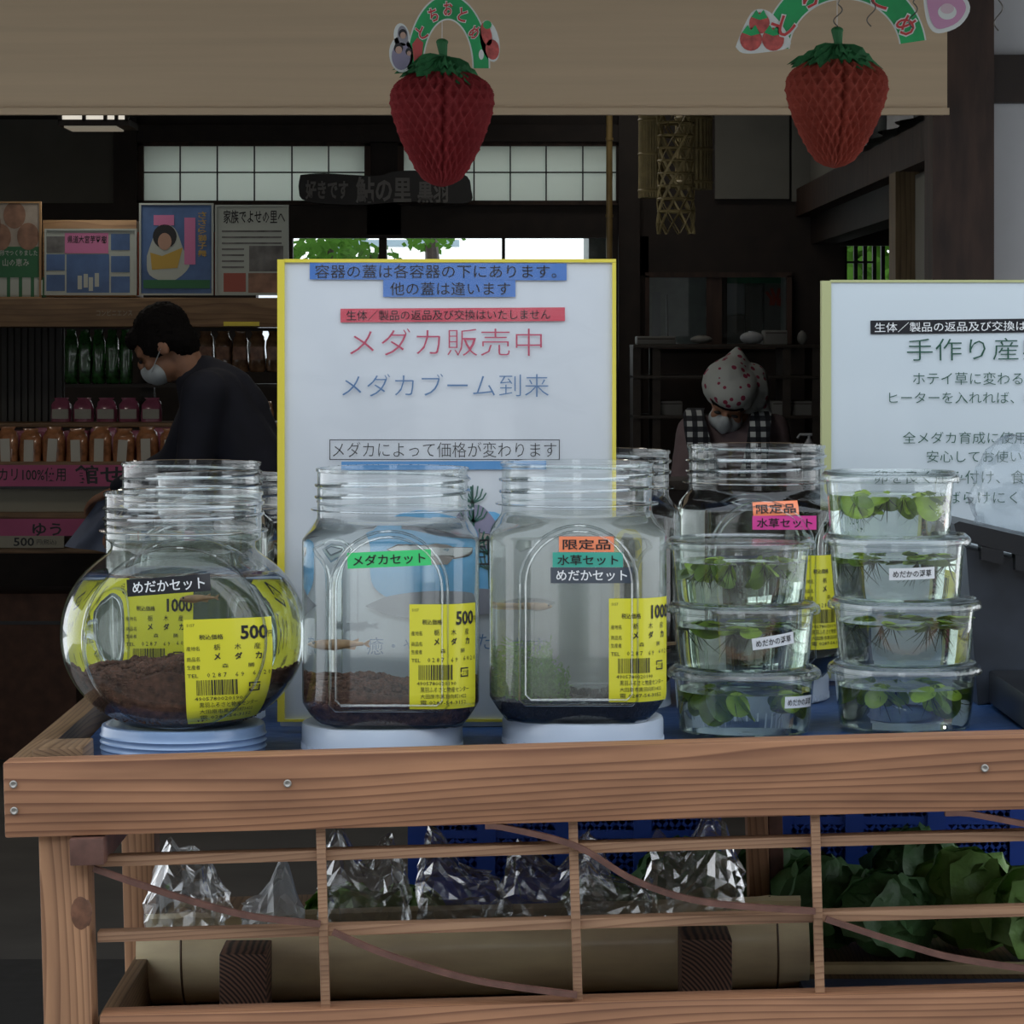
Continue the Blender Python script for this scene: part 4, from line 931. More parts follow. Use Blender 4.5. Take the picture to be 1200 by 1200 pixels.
# blue crates behind
def crate(px0, px1, D, lab):
    x0, x1 = SL(px0,D), SL(px1,D); z0 = sz((x0+x1)/2)+.002; z1 = RZ-.055+.015; z1 = z0+.192
    root = thing('produce_crate', lab, 'crate', ((x0+x1)/2, D, z0), 'blue crates at the back of the lower shelf')
    mb = MB(); mb.box((x0,D,z0),(x1,D+.11,z0+.004)); mb.box((x0,D+.106,z0),(x1,D+.11,z1)); mb.box((x0,D,z0),(x0+.004,D+.11,z1)); mb.box((x1-.004,D,z0),(x1,D+.11,z1)); mb.box((x0,D,z0),(x1,D+.004,z0+.03)); mb.box((x0,D,z1-.012),(x1,D+.006,z1)); part(root, 'shell', mb, M_crate)
    n = max(1, round((x1-x0)/.075)); w = (x1-x0)/n
    for k in range(n+1):
        mb = MB(); xx = min(max(x0+k*w, x0+.009), x1-.009); mb.box((xx-.009,D-.002,z0),(xx+.009,D+.005,z1-.012)); part(root, 'rib', mb, M_crate)
    for k in range(n):
        mb = MB(); a, b = x0+k*w+.009, x0+(k+1)*w-.009; s_ = .0125
        for zz0, zz1 in ((z0+.03,z0+.068),(z0+.076,z0+.118),(z0+.126,z1-.012)):
            q = a-(zz1-zz0)
            while q < b:
                for d_ in (1,-1):
                    xs, xe = (q, q+(zz1-zz0)) if d_ > 0 else (q+(zz1-zz0), q); 
                    def cl(x): return min(max(x, a), b)
                    t0 = 0 if xe == xs else (cl(xs)-xs)/(xe-xs); t1 = (cl(xe)-xs)/(xe-xs)
                    pa = Vector((cl(xs), D+.002, zz0+(zz1-zz0)*t0)); pb = Vector((cl(xe), D+.002, zz0+(zz1-zz0)*t1))
                    if (pb-pa).length > .003: mb.ribbon([pa, pb], .003, .0032)
                q += s_
            mb.box((a,D,zz1),(b,D+.004,zz1+.008))
        part(root, 'lattice_panel', mb, M_crate, kind='stuff')
crate(478,845,2.93,'blue lattice produce crate behind the plastic bags'); crate(905,1290,2.95,'blue lattice produce crate behind the lettuces')

# ================================================================== HANGING UNDER THE EAVE
DH = 5.6; U = DH/K
mb = MB(); mb.tube([(-3,DH,2.30),(0,DH,2.285),(3,DH,2.30)], .0025, 6); wr_ = solo('hanging_wire', mb, M_wire, 'taut steel wire strung under the eave, carrying the paper strawberries', 'wire', loc=(0,DH,2.285))
def strawberry(cx, ytop, ybot, rpx, m, lab, calyx_tilt, tip=0.0, seed=1):
    x, _, z0 = P(cx, ybot, DH); H = (ybot-ytop)*U; R = rpx*U
    root = thing('paper_strawberry', lab, 'decoration', (x, DH, z0), 'honeycomb paper strawberries')
    N, nz, nt = 26, 150, 312; mb = MB(); rings = []
    for i in range(nz+1):
        v = i/nz; t = v
        prof = (t**.62)*1.0 if t < .5 else 1
        # silhouette: rounded tip, widest near three quarters, domed top
        kk = [(0,.03),(.02,.20),(.06,.36),(.15,.52),(.3,.70),(.45,.83),(.6,.95),(.72,1.0),(.82,.97),(.9,.86),(.96,.64),(1,.30)]
        rr = np.interp(v, [a for a, b in kk], [b for a, b in kk])*R
        ring = []
        for j in range(nt):
            th = 2*PI*j/nt; vv = v*19
            a = abs(math.sin(N/2*th+vv*1.05)); b = abs(math.sin(N/2*th-vv*1.05)); q = (a*b)**.55
            seam = math.exp(-((math.atan2(math.sin(th+PI/2-.05), math.cos(th+PI/2-.05)))/.05)**2)
            r = rr-.013*q*min(1, rr/R*1.6)-seam*.012*min(1, rr/R); r = max(r, .002)
            ring.append(Vector((r*math.cos(th)+tip*(1-v)**1.5*R, r*math.sin(th), v*H-.006*q*0)))
        rings.append(ring)
    mb.loft(rings); part(root, 'honeycomb_body', mb, m, local=True, smooth=True, angle=25)
    for k in range(3):
        mb = MB(); n = 56; vs = []; R1 = R*(.86-.16*k); Rt = Matrix.Rotation(calyx_tilt, 3, 'Y') @ Matrix.Rotation(.10, 3, 'X')
        for i, q in enumerate((.12,.5,.78,1)):
            for j in range(n):
                th = 2*PI*j/n; rr = R1*q*(1-(.14 if j % 2 and i == 3 else 0))*(1+.12*math.sin(5*th+k)*(q > .4)); z = -.006*q*q-.018*q**3+(.005 if j % 2 else -.003)*q+.006*math.sin(5*th+k)*q
                vs.append(Rt @ Vector((rr*math.cos(th), rr*math.sin(th), z+k*.011))+Vector((0,0,H+.004)))
        mb.add(vs, [(i*n+j, i*n+(j+1) % n, (i+1)*n+(j+1) % n, (i+1)*n+j) for i in range(3) for j in range(n)]); part(root, 'calyx_layer', mb, M_calyx, local=True, smooth=False)
    mb = MB(); mb.tube([(0,0,H+.01),(.002,0,H+.03),(.0,0,H+.05)], [.012,.008,.011], 10); mb.ball((.0,0,H+.052), .012, 9, 6, (1,1,.6)); part(root, 'stem', mb, M_calyx, local=True, smooth=False)
    mb = MB(); mb.tube([(0,0,H+.05),(0,0,2.285-z0)], .0006, 5); part(root, 'string', mb, M_white, local=True)
    return root
strawberry(518,82,219,63,M_straw,'deep red paper strawberry with green top, hanging over the fish sale sign',.18)
strawberry(981,68,197,62,M_straw2,'paler red paper strawberry with flat green top, hanging beside the front post',.05,-.05)
def cardflat(root, pts, m, name, k, D=DH, th=.0004):
    mb = MB(); mb.prism([P(x, y, D-.014-.0006*k) for x, y in pts], (0,th,0)); return part(root, name, mb, m, smooth=False)
def arch_card(cx, cyb, rx, ry, ix, iy, lab, a0, a1, cyi=None, icx=None):
    root = thing('header_card', lab, 'card', P(cx, cyb, DH), 'printed cards above the paper strawberries')
    icx = icx if icx is not None else cx; cyi = cyi if cyi is not None else cyb
    def arch(e, n=40): return [(cx+(rx+e)*math.cos(a0+(a1-a0)*i/n), cyb+(ry+e)*math.sin(a0+(a1-a0)*i/n)) for i in range(n+1)], [(icx+(ix-e)*math.cos(a0+(a1-a0)*i/n), cyi+(iy-e)*math.sin(a0+(a1-a0)*i/n)) for i in range(n+1)]
    for e, m, nm, k in ((1.5,M_cardwhite,'card',0),(-.3,M_card,'green_print',1)):
        o, q = arch(e); n = len(o); mb = MB(); Dk = DH-.014-.0006*k
        vs = [P(x, y, Dk) for x, y in o]+[P(x, y, Dk) for x, y in q]; th = Vector((0,.0005,0)); vs += [v+th for v in vs]
        fs = []
        for i in range(n-1): fs += [(i, i+1, n+i+1, n+i), (2*n+i, 3*n+i, 3*n+i+1, 2*n+i+1), (i, 2*n+i, 2*n+i+1, i+1), (n+i, n+i+1, 3*n+i+1, 3*n+i)]
        fs += [(0,n,3*n,2*n),(n-1,3*n-1,4*n-1,2*n-1)]
        mb.add(vs, fs); part(root, nm, mb, m, smooth=False)
    return root
PI_ = math.pi
c1 = arch_card(525,80,48,85,30,58,'green arched card with red lettering above the deep red paper strawberry',-PI_*1.0,0)
for i, ch in enumerate('とちおとめ'):
    a = -PI_*(.79-.145*i); x = 525+39*math.cos(a); y = 80+72*math.sin(a)+2; rot = a+PI_/2; mb = MB(); text_into(mb, ch, (x-6,y-9,x+6,y+9), plane_at(DH-.0170), offset=.055, rot=rot*.6); part(c1, 'lettering', mb, M_cardwhite, smooth=False, fixn=False)
    mb = MB(); text_into(mb, ch, (x-5,y-8,x+5,y+8), plane_at(DH-.0175), offset=.02, rot=rot*.6); part(c1, 'lettering', mb, mat('red_print', (.55,.05,.05), .5), smooth=False, fixn=False)
M_skin = mat('printed_skin', (.50,.33,.26), .6); M_pinkp = mat('printed_pink', (.60,.30,.48), .5); M_berry = mat('printed_berry', (.50,.09,.08), .5, noise=.4, nscale=70)
cardflat(c1, ell(471,44,9.5,17,rot=-.15), M_cardwhite, 'photo_tab', 1); cardflat(c1, ell(470,64,14,21,rot=-.1), M_cardwhite, 'photo_tab', 1)
cardflat(c1, ell(472,42,6,12,rot=-.1), M_fishg, 'printed_photo', 3); cardflat(c1, ell(470,66,11,16), M_mauve, 'printed_photo', 3)
for x, y, r in ((472,41,4),(467,58,4.5),(479,62,3)):
    cardflat(c1, ell(x,y-1.5,r+.8,r+1.5), M_ink, 'printed_hair', 4); cardflat(c1, ell(x+.3,y+.5,r-.6,r), M_skin, 'printed_face', 5)
cardflat(c1, [(483,52),(489,44),(496,50),(494,72),(485,72)], mat('printed_red', (.50,.07,.07), .5), 'printed_patch', 3)
cardflat(c1, ell(574,48,11,25,rot=-.2), M_cardwhite, 'berry_tab', 1); cardflat(c1, ell(570,40,6,14,rot=-.25), M_berry, 'printed_berry', 3); cardflat(c1, ell(577,58,8,12,rot=-.1), M_berry, 'printed_berry', 3); cardflat(c1, ell(571,29,5,5), M_card, 'printed_leaf', 4)
cardflat(c1, ell(564,64,3,6), M_cardwhite, 'printed_patch', 3)
c2 = arch_card(990,60,95,92,66,62,'wide green arched card with berries and pink oval above the paler paper strawberry',-PI_*.985,-.14)
cardflat(c2, smoothpts([(862,55),(872,30),(884,12),(902,14),(920,35),(925,55),(890,62),(870,62),(862,55)],4), M_cardwhite, 'berry_tab', 2)
for x, y, r in ((890,27,12),(880,46,13),(906,46,13)):
    cardflat(c2, ell(x,y,r,r*1.05), M_berry, 'printed_berry', 4)
    cardflat(c2, [(x-r*.8,y-r*.6),(x-r*.3,y-r*1.3),(x,y-r*.8),(x+r*.4,y-r*1.3),(x+r*.8,y-r*.5),(x,y-r*.3)], M_card, 'printed_leaf', 5)
for i, ch in enumerate('とちおとめ'):
    a = -PI_*(.86-.18*i); x = 990+80*math.cos(a); y = 60+78*math.sin(a)+3; rot = a+PI_/2; mb = MB(); text_into(mb, ch, (x-12,y-14,x+12,y+14), plane_at(DH-.0170), offset=.05, rot=rot*.7); part(c2, 'lettering', mb, M_cardwhite, smooth=False, fixn=False)
    mb = MB(); text_into(mb, ch, (x-10.5,y-12,x+10.5,y+12), plane_at(DH-.0175), offset=.015, rot=rot*.7); part(c2, 'lettering', mb, MATS['red_print'], smooth=False, fixn=False)
cardflat(c2, smoothpts([(1082,-12),(1120,-12),(1137,8),(1125,30),(1100,39),(1088,30),(1083,8),(1082,-12)],4), M_cardwhite, 'oval_tab', 2); cardflat(c2, smoothpts([(1086,-10),(1118,-8),(1132,8),(1122,26),(1101,34),(1092,26),(1087,8),(1086,-10)],4), M_pinkp, 'pink_print', 4)
cardflat(c2, ell(1110,14,11,9), M_cardwhite, 'printed_patch', 5); cardflat(c2, ell(1110,10,8,6), mat('printed_pale_pink', (.65,.5,.56), .5), 'printed_patch', 6)
# wire S hooks
for i, (px, py, ln) in enumerate(((982,18,26),(1021,16,30),(1070,18,30),(1170,18,36))):
    root_c = P(px, 0, DH-.05); q = []
    for k in range(25):
        t = k/24; a = PI*2*t
        q.append(P(px+5*math.sin(a)*(1 if t < .5 else -1)*(1 if t < .5 else -1), py-ln/2+ln*t, DH-.05))
    top = P(px, py-ln/2, DH-.05)
    mb = MB(); mb.tube([P(px+3, -52, DH-.05), P(px+2, py-ln/2-6, DH-.05)]+q, .0013, 6)
    solo('wire_hook', mb, M_wire, ['thin wire hook just above the stem of the paler strawberry','wire hook in the middle of the card arch','wire hook against the green card beside the pink oval','wire hook in front of the white wall right of the post'][i], 'hook', 'wire hooks on the wire', loc=top)
# woven bamboo baskets
DBk = 8.2
def basket(cx, y0, y1, rpx, lab, openw, nn, D=DBk):
    r = rpx*D/K; t = P(cx, y0, D); b = P(cx, y1, D); H = t.z-b.z; root = thing('woven_basket', lab, 'basket', b, 'bamboo baskets hanging in the doorway')
    if openw:
        mb = MB(); nt = 9
        for sg in (-1, 1):
            for k in range(nt):
                pts = [Vector(((r+.001*sg)*math.cos(a), (r+.001*sg)*math.sin(a), z)) for i in range(41) for z in [H*i/40] for a in [2*PI*k/nt+sg*z/r*.58]]
                mb.tube(pts, .0040, 4, flat=.35)
        zz = .06
        while zz < H: mb.tube([Vector((r*math.cos(2*PI*j/24), r*math.sin(2*PI*j/24), zz)) for j in range(25)], .0035, 4); zz += .034
        part(root, 'open_weave', mb, M_weave, local=True, kind='stuff')
    else:
        mb = MB(); mb.lathe([(r*.9,0),(r*.98,.01),(r,H*.5),(r*.97,H)], 32); part(root, 'core', mb, M_weave, local=True)
        for k in range(26):
            a = 2*PI*k/26; mb = MB(); mb.tube([Vector((r*1.01*math.cos(a), r*1.01*math.sin(a), z)) for z in (0.0, H*.5, H)], .0045, 5); part(root, 'stake', mb, M_weave, local=True)
        for z in (.02, H*.45, H*.8):
            mb = MB(); mb.tube([Vector((r*1.06*math.cos(2*PI*j/32), r*1.06*math.sin(2*PI*j/32), z)) for j in range(33)], .005, 5); part(root, 'hoop', mb, M_weave, local=True)
    mb = MB(); mb.tube([(0,0,H*.98),(0,0,2.6-b.z)], .002, 5); mb.tube([(-r,0,H*.97),(0,0,H*.97+.03),(r,0,H*.97)], .002, 5); part(root, 'cord', mb, M_wire, local=True)
basket(763,118,232,13,'slim closed bamboo basket hanging at the dark post',False,0); basket(813,118,222,20,'wide closed bamboo basket hanging right of the open weave one',False,0,D=8.45); basket(792,112,274,21,'long open weave bamboo basket with splayed lower ends',True,0,D=8.05)
mb = MB(); q = [P(714,y,11.7) for y in (100,160,200,253,300,420,900)]; q[-1].z = 0
mb.tube([q[0],q[-1]], .013, 10)
for y in (163,253,340): mb.tube([P(714,y-1.5,11.7),P(714,y+1.5,11.7)], .016, 10)
solo('bamboo_pole', mb, M_pole, 'upright bamboo pole at the right edge of the paper transom window', 'pole', loc=q[-1])
# striped cloth hanging above the beam of the right wall
bn_ = thing('striped_cloth', 'navy and white striped cloth hanging above the sloping beam behind the front post', 'cloth', (XR-.10,9.6,2.07))
cols = (M_greytape, M_plaster, M_blacktape, M_plaster, M_blacktape)
for k in range(5):
    mb = MB(); ya = 10.2-k*.46; yb_ = ya-.46; vs = []
    for i in range(7):
        for zz in (0,1):
            y = ya+(yb_-ya)*i/6; vs.append((XR-.09-.02*math.sin(i*1.2+k), y, 2.075+zz*.45))
    mb.add(vs, [(2*i, 2*i+2, 2*i+3, 2*i+1) for i in range(6)]); 
    part(bn_, 'stripe', mb, cols[k])
# carved sign board over the windows
db = thing('carved_board', 'black rough-edged wooden board with pale carved writing below the paper windows', 'sign board', P(450,222,11.90))
pts = smoothpts([(352,205),(380,203),(440,206),(470,200),(540,203),(552,222),(546,238),(480,236),(420,240),(360,236),(350,222),(352,205)],4)
mb = MB(); mb.prism([P(x,y,11.90) for x,y in pts], (0,.05,0)); part(db, 'board', mb, M_black)
mb = MB(); f = plane_at(11.896)
for s_, r in (('好きです',(358,211,408,234)),('鮎の里',(417,207,482,238)),('黒羽',(489,213,525,238))): text_into(mb, s_, r, f, offset=.03)
part(db, 'lettering', mb, mat('silver_carving', (.30,.30,.30), .6), smooth=False, fixn=False)
# ceiling lamp
cl = thing('ceiling_or_fill_lamp', 'square dark framed ceiling lamp with small lit panes over the shelf', 'lamp', P(110,135,10.3))
M_lampw = mat('lamp_shade', (.9,.85,.7), .5, emis=((1,.93,.8), .55))
mb = MB(); 
for a, b in ((73,96),(99,121),(126,134),(138,146)): mb.pxbox(a,130,b,141,10.22,.01)
part(cl, 'shade', mb, M_lampw); mb = MB(); mb.pxbox(68,140,152,147,10.2,.24); mb.pxbox(68,122,152,131,10.2,.24)
for a in (68,96,121,134,146): mb.pxbox(a,128,a+4,142,10.2,.03)
part(cl, 'frame', mb, M_darkbeam); mb = MB(); mb.box(P(75,149.5,10.22), P(145,147,10.42)); part(cl, 'bottom_pane', mb, mat('lamp_pane_dim', (.5,.45,.35), .5, emis=((1,.9,.7), .12)))
mb = MB(); x, y, z = P(110,125,10.32); mb.tube([(x,y,z),(x,y,2.6)], .01, 6); part(cl, 'rod', mb, M_darkbeam)

for (lx, ly, pw) in ((-1.43,10.3,2.2),(-.2,9.0,4.5),(.5,11.3,1.0),(-2.2,8.4,4.0)):  # framed lamp's own light first; the others are fill lamps added to brighten the shop
    L_ = bpy.data.lights.new('lamp_light','AREA'); L_.shape = 'SQUARE'; L_.size = .35; L_.energy = pw; L_.color = (1,.93,.82); lo = bpy.data.objects.new('lamp_light', L_); COL.objects.link(lo); lo.location = (lx, ly, 2.55 if ly != 10.3 else 2.16)
    if ly != 10.3:
        l2_ = thing('ceiling_or_fill_lamp', 'flat square ceiling lamp '+{-.2:'over the middle of the shop',.5:'over the kitchen side',-2.2:'over the far end of the sweets side'}[lx], 'lamp', (lx, ly, 2.6), 'ceiling lamps'); mb = MB(); mb.box((lx-.2,ly-.2,2.57),(lx+.2,ly+.2,2.6)); part(l2_, 'frame', mb, M_darkbeam); mb = MB(); mb.box((lx-.18,ly-.18,2.56),(lx+.18,ly+.18,2.57)); part(l2_, 'shade', mb, M_lampw)
# ================================================================== SHELF WITH SWEETS, LEFT
DL = 10.2
sh = thing('goods_shelf', 'pale wooden shop shelving with three tiers of wrapped sweets, at the left', 'shelf', (P(140,500,DL).x, DL, 0))
a = P(-60,383,DL); b = P(345,349,DL)
mb = MB(); mb.bevbox((a.x,DL,a.z), (b.x,DL+.5,b.z), .004); part(sh, 'top_board', mb, M_shelf)
def shz(py, D=DL): return P(0,py,D).z
for (pt, pb, nm) in ((498,503,'shelf_board'),(541,546,'shelf_board'),(600,608,'shelf_board'),(642,648,'shelf_board')):
    mb = MB(); mb.bevbox((a.x,DL-.02 if pt > 520 else DL+.25,shz(pb)), (b.x,DL+.55,shz(pt)), .003); part(sh, nm, mb, M_shelf)
mb = MB(); mb.box((a.x,DL+.02,shz(605)), (b.x,DL+.03,shz(572))); part(sh, 'fascia', mb, M_cream)
for x in (a.x, b.x-.05, (a.x+b.x)/2):
    mb = MB(); mb.box((x,DL+.50,0), (x+.05,DL+.55,b.z)); part(sh, 'upright', mb, M_shelfdark)
for x in (a.x, b.x-.05):
    mb = MB(); mb.box((x,DL+.03,0), (x+.05,DL+.08,shz(546))); part(sh, 'front_leg', mb, M_shelfdark)
mb = MB(); mb.pxbox(0,384,75,500,DL+.45,.02); part(sh, 'slatted_screen', mb, M_shelfdark)
for i in range(9):
    mb = MB(); mb.pxbox(2+i*8,384,8+i*8,498,DL+.43,.015); part(sh, 'screen_slat', mb, mat('grey_slat', (.07,.07,.065), .7))
mb = MB(); text_into(mb, 'コンビニエンス', (113,363,155,370), plane_at(DL-.002), offset=0); part(sh, 'lettering', mb, M_cream, smooth=False, fixn=False)
mb = MB(); mb.pxbox(262,377,304,382,DL-.003,.002); part(sh, 'price_strip', mb, M_yelltape)
bn1 = thing('price_banner', 'pink banner with black writing along the cracker shelf front', 'banner', P(80,570,DL-.03))
mb = MB(); mb.pxbox(-60,545,345,570,DL-.03,.006); part(bn1, 'board', mb, M_pinkboard)
mb = MB(); mb.pxbox(-60,570,345,573,DL-.032,.008); part(bn1, 'edge', mb, M_black)
mb = MB(); f = plane_at(DL-.0315); text_into(mb, 'コシヒカリ100%使用', (-40,548,77,564), f, offset=.01); text_into(mb, '館せんべい', (88,545,230,567), f, offset=.02); part(bn1, 'lettering', mb, M_ink, smooth=False, fixn=False)
bn2 = thing('price_card', 'pink and white price card reading 500 below the cream fascia', 'price card', P(50,642,DL-.03))
mb = MB(); mb.pxbox(-20,608,108,628,DL-.03,.005); part(bn2, 'pink_half', mb, M_pinkboard); mb = MB(); mb.pxbox(-20,628,75,642,DL-.03,.005); part(bn2, 'white_half', mb, M_cream)
mb = MB(); text_into(mb, 'ゆう', (38,613,72,628), f, offset=.02); text_into(mb, '500', (16,630,40,640), f, offset=.02); text_into(mb, '円(税込)', (43,632,66,639), f); part(bn2, 'lettering', mb, M_ink, smooth=False, fixn=False)
M_sack = mat('sweet_bag', (.30,.13,.06), .3, noise=.5, nscale=40, coat=.6); M_sackp = mat('pink_pack', (.36,.10,.17), .3, noise=.2, nscale=30, coat=.6); M_sackg = mat('green_pack', (.02,.11,.02), .25, noise=.6, nscale=60, coat=.8); M_sackr = mat('snack_pack', (.22,.12,.06), .25, noise=.6, nscale=40, coat=.7)
M_tag = mat('paper_tag', (.42,.41,.36), .7)
def pack(px0, px1, yt, yb, D, m, m2, lab, cat, grp, tag=None, depth=.07, band=None, seed=1):
    random.seed(seed); a = P(px0,yb,D); b = P(px1,yt,D); w = (b.x-a.x)/2; h = b.z-a.z; cx = (a.x+b.x)/2
    root = thing('sweet_pack', lab, cat, (cx, D, a.z), grp); mb = MB(); rings = []
    for i, (v, sx, sy) in enumerate(((0,.86,.6),(.04,.98,.95),(.35,1.02,1),(.62,1.0,.9),(.76,.95,.7),(.86,.80,.35),(.92,.62,.14),(1,.72,.06))):
        rings.append([Vector((w*sx*math.copysign(abs(math.cos(t))**.6, math.cos(t))+random.uniform(-.003,.003), depth/2*sy*math.copysign(abs(math.sin(t))**.8, math.sin(t))+random.uniform(-.003,.003), h*v)) for t in [2*PI*j/14 for j in range(14)]])
    mb.loft(rings); part(root, 'bag', mb, m, local=True, angle=50)
    if m2 is not None:
        mb = MB(); mb.box((-w*.8,-depth/2-.003,h*.30), (w*.8,-depth/2+.004,h*.62)); part(root, 'print_band', mb, m2, local=True)
    if tag:
        mb = MB(); R = Matrix.Rotation(tag, 3, 'Y'); mb.box((-w*.42,-depth/2-.008,h*.08), (w*.42,-depth/2-.005,h*.70), R); part(root, 'tag', mb, M_tag, local=True)
    return root
ORD = ['leftmost','second from the left','third from the left','fourth from the left','fifth from the left','sixth from the left','seventh from the left','eighth from the left','rightmost']
for i in range(5): x = 60+i*26.5; pack(x,x+24,466,501,DL+.42,M_sackp,M_tag,'pink topped bag of sweets on the upper tier, '+ORD[i if i < 4 else 8],'bag','pink sweet bags',None,.06,seed=i)
for i in range(9): x = -4+i*27.3; pack(x,x+26,500+2*(i % 2),545,DL+.06,M_sack,None,'rice cracker bag with white tag above the pink banner, '+ORD[i],'bag','rice cracker bags',.05*((i % 3)-1)+.02,.09,seed=20+i)
for i in range(6):
    x = 10+i*33; a = P(x,504,DL+.2); b = P(x+30,495,DL+.2); root = thing('cracker_packet', 'flat pink packet behind the rice cracker bags, '+ORD[i if i < 5 else 8], 'packet', (a.x+.04,DL+.2,shz(541)+.001), 'flat pink packets'); mb = MB(); mb.bevbox((a.x,DL+.13,shz(541)+.001), (b.x,DL+.23,a.z+.01*(i % 2)), .01); part(root, 'wrapper', mb, M_sackp)
for i in range(5): x = 76+i*16; pack(x,x+15.5,386,450,DL+.40,M_sackg,None,'dark green shiny pack under the top board of the shelf, '+ORD[i if i < 4 else 8],'pack','green packs',None,.04,seed=40+i)
for i in range(5): x = 232+i*20; pack(x,x+19,388,436,DL+.40,M_sackr,M_sack,'brown snack pack hanging behind the man in navy, '+ORD[i if i < 4 else 8],'pack','brown snack packs',None,.04,seed=50+i)
for i in range(4): x = 262+i*15; pack(x,x+14,470,505,DL+.30,M_sackr,None,'small snack pack on the upper tier beside the sign edge, '+ORD[i if i < 3 else 8],'pack','small snack packs',.05,.04,seed=60+i)
mb = MB(); mb.pxbox(76,384,345,388,DL+.40,.02); part(sh, 'hanging_rail', mb, M_shelfdark)
mb = MB(); mb.pxbox(76,450,345,454,DL+.36,.12); part(sh, 'hanging_rail', mb, M_shelfdark)
mb = MB(); mb.pxbox(-30,690,90,770,DL+.2,.3); 
cb = thing('cardboard_box', 'brown cardboard box in the shade under the shelf', 'box', P(30,770,DL+.2)); cb.location.z = 0; 
mb = MB(); mb.bevbox((P(-30,0,DL+.2).x,DL+.15,0), (P(92,0,DL+.2).x,DL+.45,shz(700)), .004); part(cb, 'carton', mb, mat('cardboard', (.075,.035,.022), .8, noise=.3)); mb = MB(); mb.pxbox(-30,728,92,732,DL+.146,.003); part(cb, 'flap_seam', mb, M_black)
# framed posters leaning on the top board
def poster(x0, y0, x1, y1, lab, frame, base, D=DL+.12):
    root = thing('poster', lab, 'poster', P((x0+x1)/2, y1, D)); f_ = 2.2
    mb = MB(); mb.pxbox(x0+f_,y0+f_,x1-f_,y1-f_,D,.008); part(root, 'sheet', mb, base)
    mb = MB(); mb.pxbox(x0,y0,x1,y0+f_,D-.005,.018); mb.pxbox(x0,y1-f_,x1,y1,D-.005,.018); mb.pxbox(x0,y0+f_,x0+f_,y1-f_,D-.005,.018); mb.pxbox(x1-f_,y0+f_,x1,y1-f_,D-.005,.018); part(root, 'frame', mb, frame)
    return root
def pz(root, name, pts, m, k, D=DL+.12):
    mb = MB(); mb.add([P(x, y, D-.0008*k-.0006) for x, y in pts], [tuple(range(len(pts)))]); return part(root, name, mb, m, smooth=False, fixn=False)
def pr(x0,y0,x1,y1): return [(x0,y0),(x1,y0),(x1,y1),(x0,y1)]
def ptext(root, s_, r, m, k=3, D=DL+.12, off=0.01): mb = MB(); text_into(mb, s_, r, plane_at(D-.0008*k-.0006), offset=off, res=1); return part(root, 'lettering', mb, m, smooth=False, fixn=False)
M_frw = mat('frame_wood', (.28,.17,.08), .6); M_frwh = mat('frame_white', (.34,.38,.36), .5); M_pbase = mat('poster_white', (.36,.40,.37), .6); M_pb = mat('poster_blue', (.06,.12,.27), .6, noise=.3, nscale=9); M_pg = mat('poster_green', (.02,.12,.05), .6); M_pp = mat('poster_pink', (.50,.16,.32), .6); M_pbr = mat('poster_brown', (.22,.12,.08), .6, noise=.4, nscale=20); M_pgr = mat('poster_grey', (.12,.12,.12), .6, noise=.5, nscale=20); M_gold = mat('poster_gold', (.42,.28,.05), .6); M_psk = mat('poster_skin', (.36,.22,.16), .6)
p1 = poster(-30,236,48,350,'poster of brown eggs over a green panel, at the left end of the shelf top',M_frw,M_pbase)
pz(p1,'printed_photo',pr(-27,239,46,289),mat('poster_buff', (.30,.26,.22), .6, noise=.2),1)
for x, y in ((0,278),(17,252),(33,277),(-12,262)): pz(p1,'printed_egg',ell(x,y,13,16),M_pbr,2)
pz(p1,'printed_panel',pr(-27,289,46,325),M_pg,1); ptext(p1,'卵でつくりました',(0,293,44,300),M_pbase); ptext(p1,'山の恵み',(3,303,34,312),M_pbase)
for i in range(4): pz(p1,'printed_cell',pr(-2+i*14,328,8+i*14,346),M_pbase,2); pz(p1,'printed_gap',pr(8+i*14,325,12+i*14,348),M_pg,1)
p2 = poster(52,268,160,346,'event poster with pink heading and small photographs, second from the left end',M_frwh,M_pbase)
pz(p2,'printed_heading',pr(76,273,127,297),M_pp,1); ptext(p2,'県道大宮芋豆樹',(79,276,125,285),M_ink,2); pz(p2,'printed_photo',pr(78,298,128,343),M_pb,1)
for x, y in ((91,323),(98,321),(104,325),(111,320)): pz(p2,'printed_figure',pr(x,y,x+5,y+16),M_pbase,2)
for x, y in ((54,277),(54,298),(54,322),(130,274),(130,300),(130,324)): pz(p2,'printed_photo',pr(x,y,x+22,y+19),M_pgr if (x+y) % 2 else M_pb,1)
p3 = poster(163,238,250,346,'blue festival poster of a dark haired figure with yellow vertical writing',M_frwh,M_pb)
pz(p3,'printed_field',pr(168,244,246,328),M_pb,1); pz(p3,'printed_field',smoothpts([(172,300),(182,272),(190,262),(205,268),(214,290),(222,312),(200,330),(175,322),(172,300)],4),M_pbase,2)
pz(p3,'printed_hair',ell(193,277,14,14),M_ink,3); pz(p3,'printed_face',ell(193,283,8,10),M_psk,4); pz(p3,'printed_sleeve',[(176,296),(190,300),(214,290),(208,314),(178,316)],M_gold,3); pz(p3,'printed_heading',pr(180,252,204,264),M_pp,3); pz(p3,'printed_strip',pr(216,255,229,310),M_pp,3)
pz(p3,'printed_band',pr(168,328,246,338),M_pg,3)
for i, ch in enumerate('ささら獅子舞'): ptext(p3, ch, (232,248+i*9,242,256+i*9), M_gold, 4)
p4 = poster(252,240,338,346,'grey printed notice with a dark heading, rightmost of the shelf top posters',M_frwh,M_pbase)
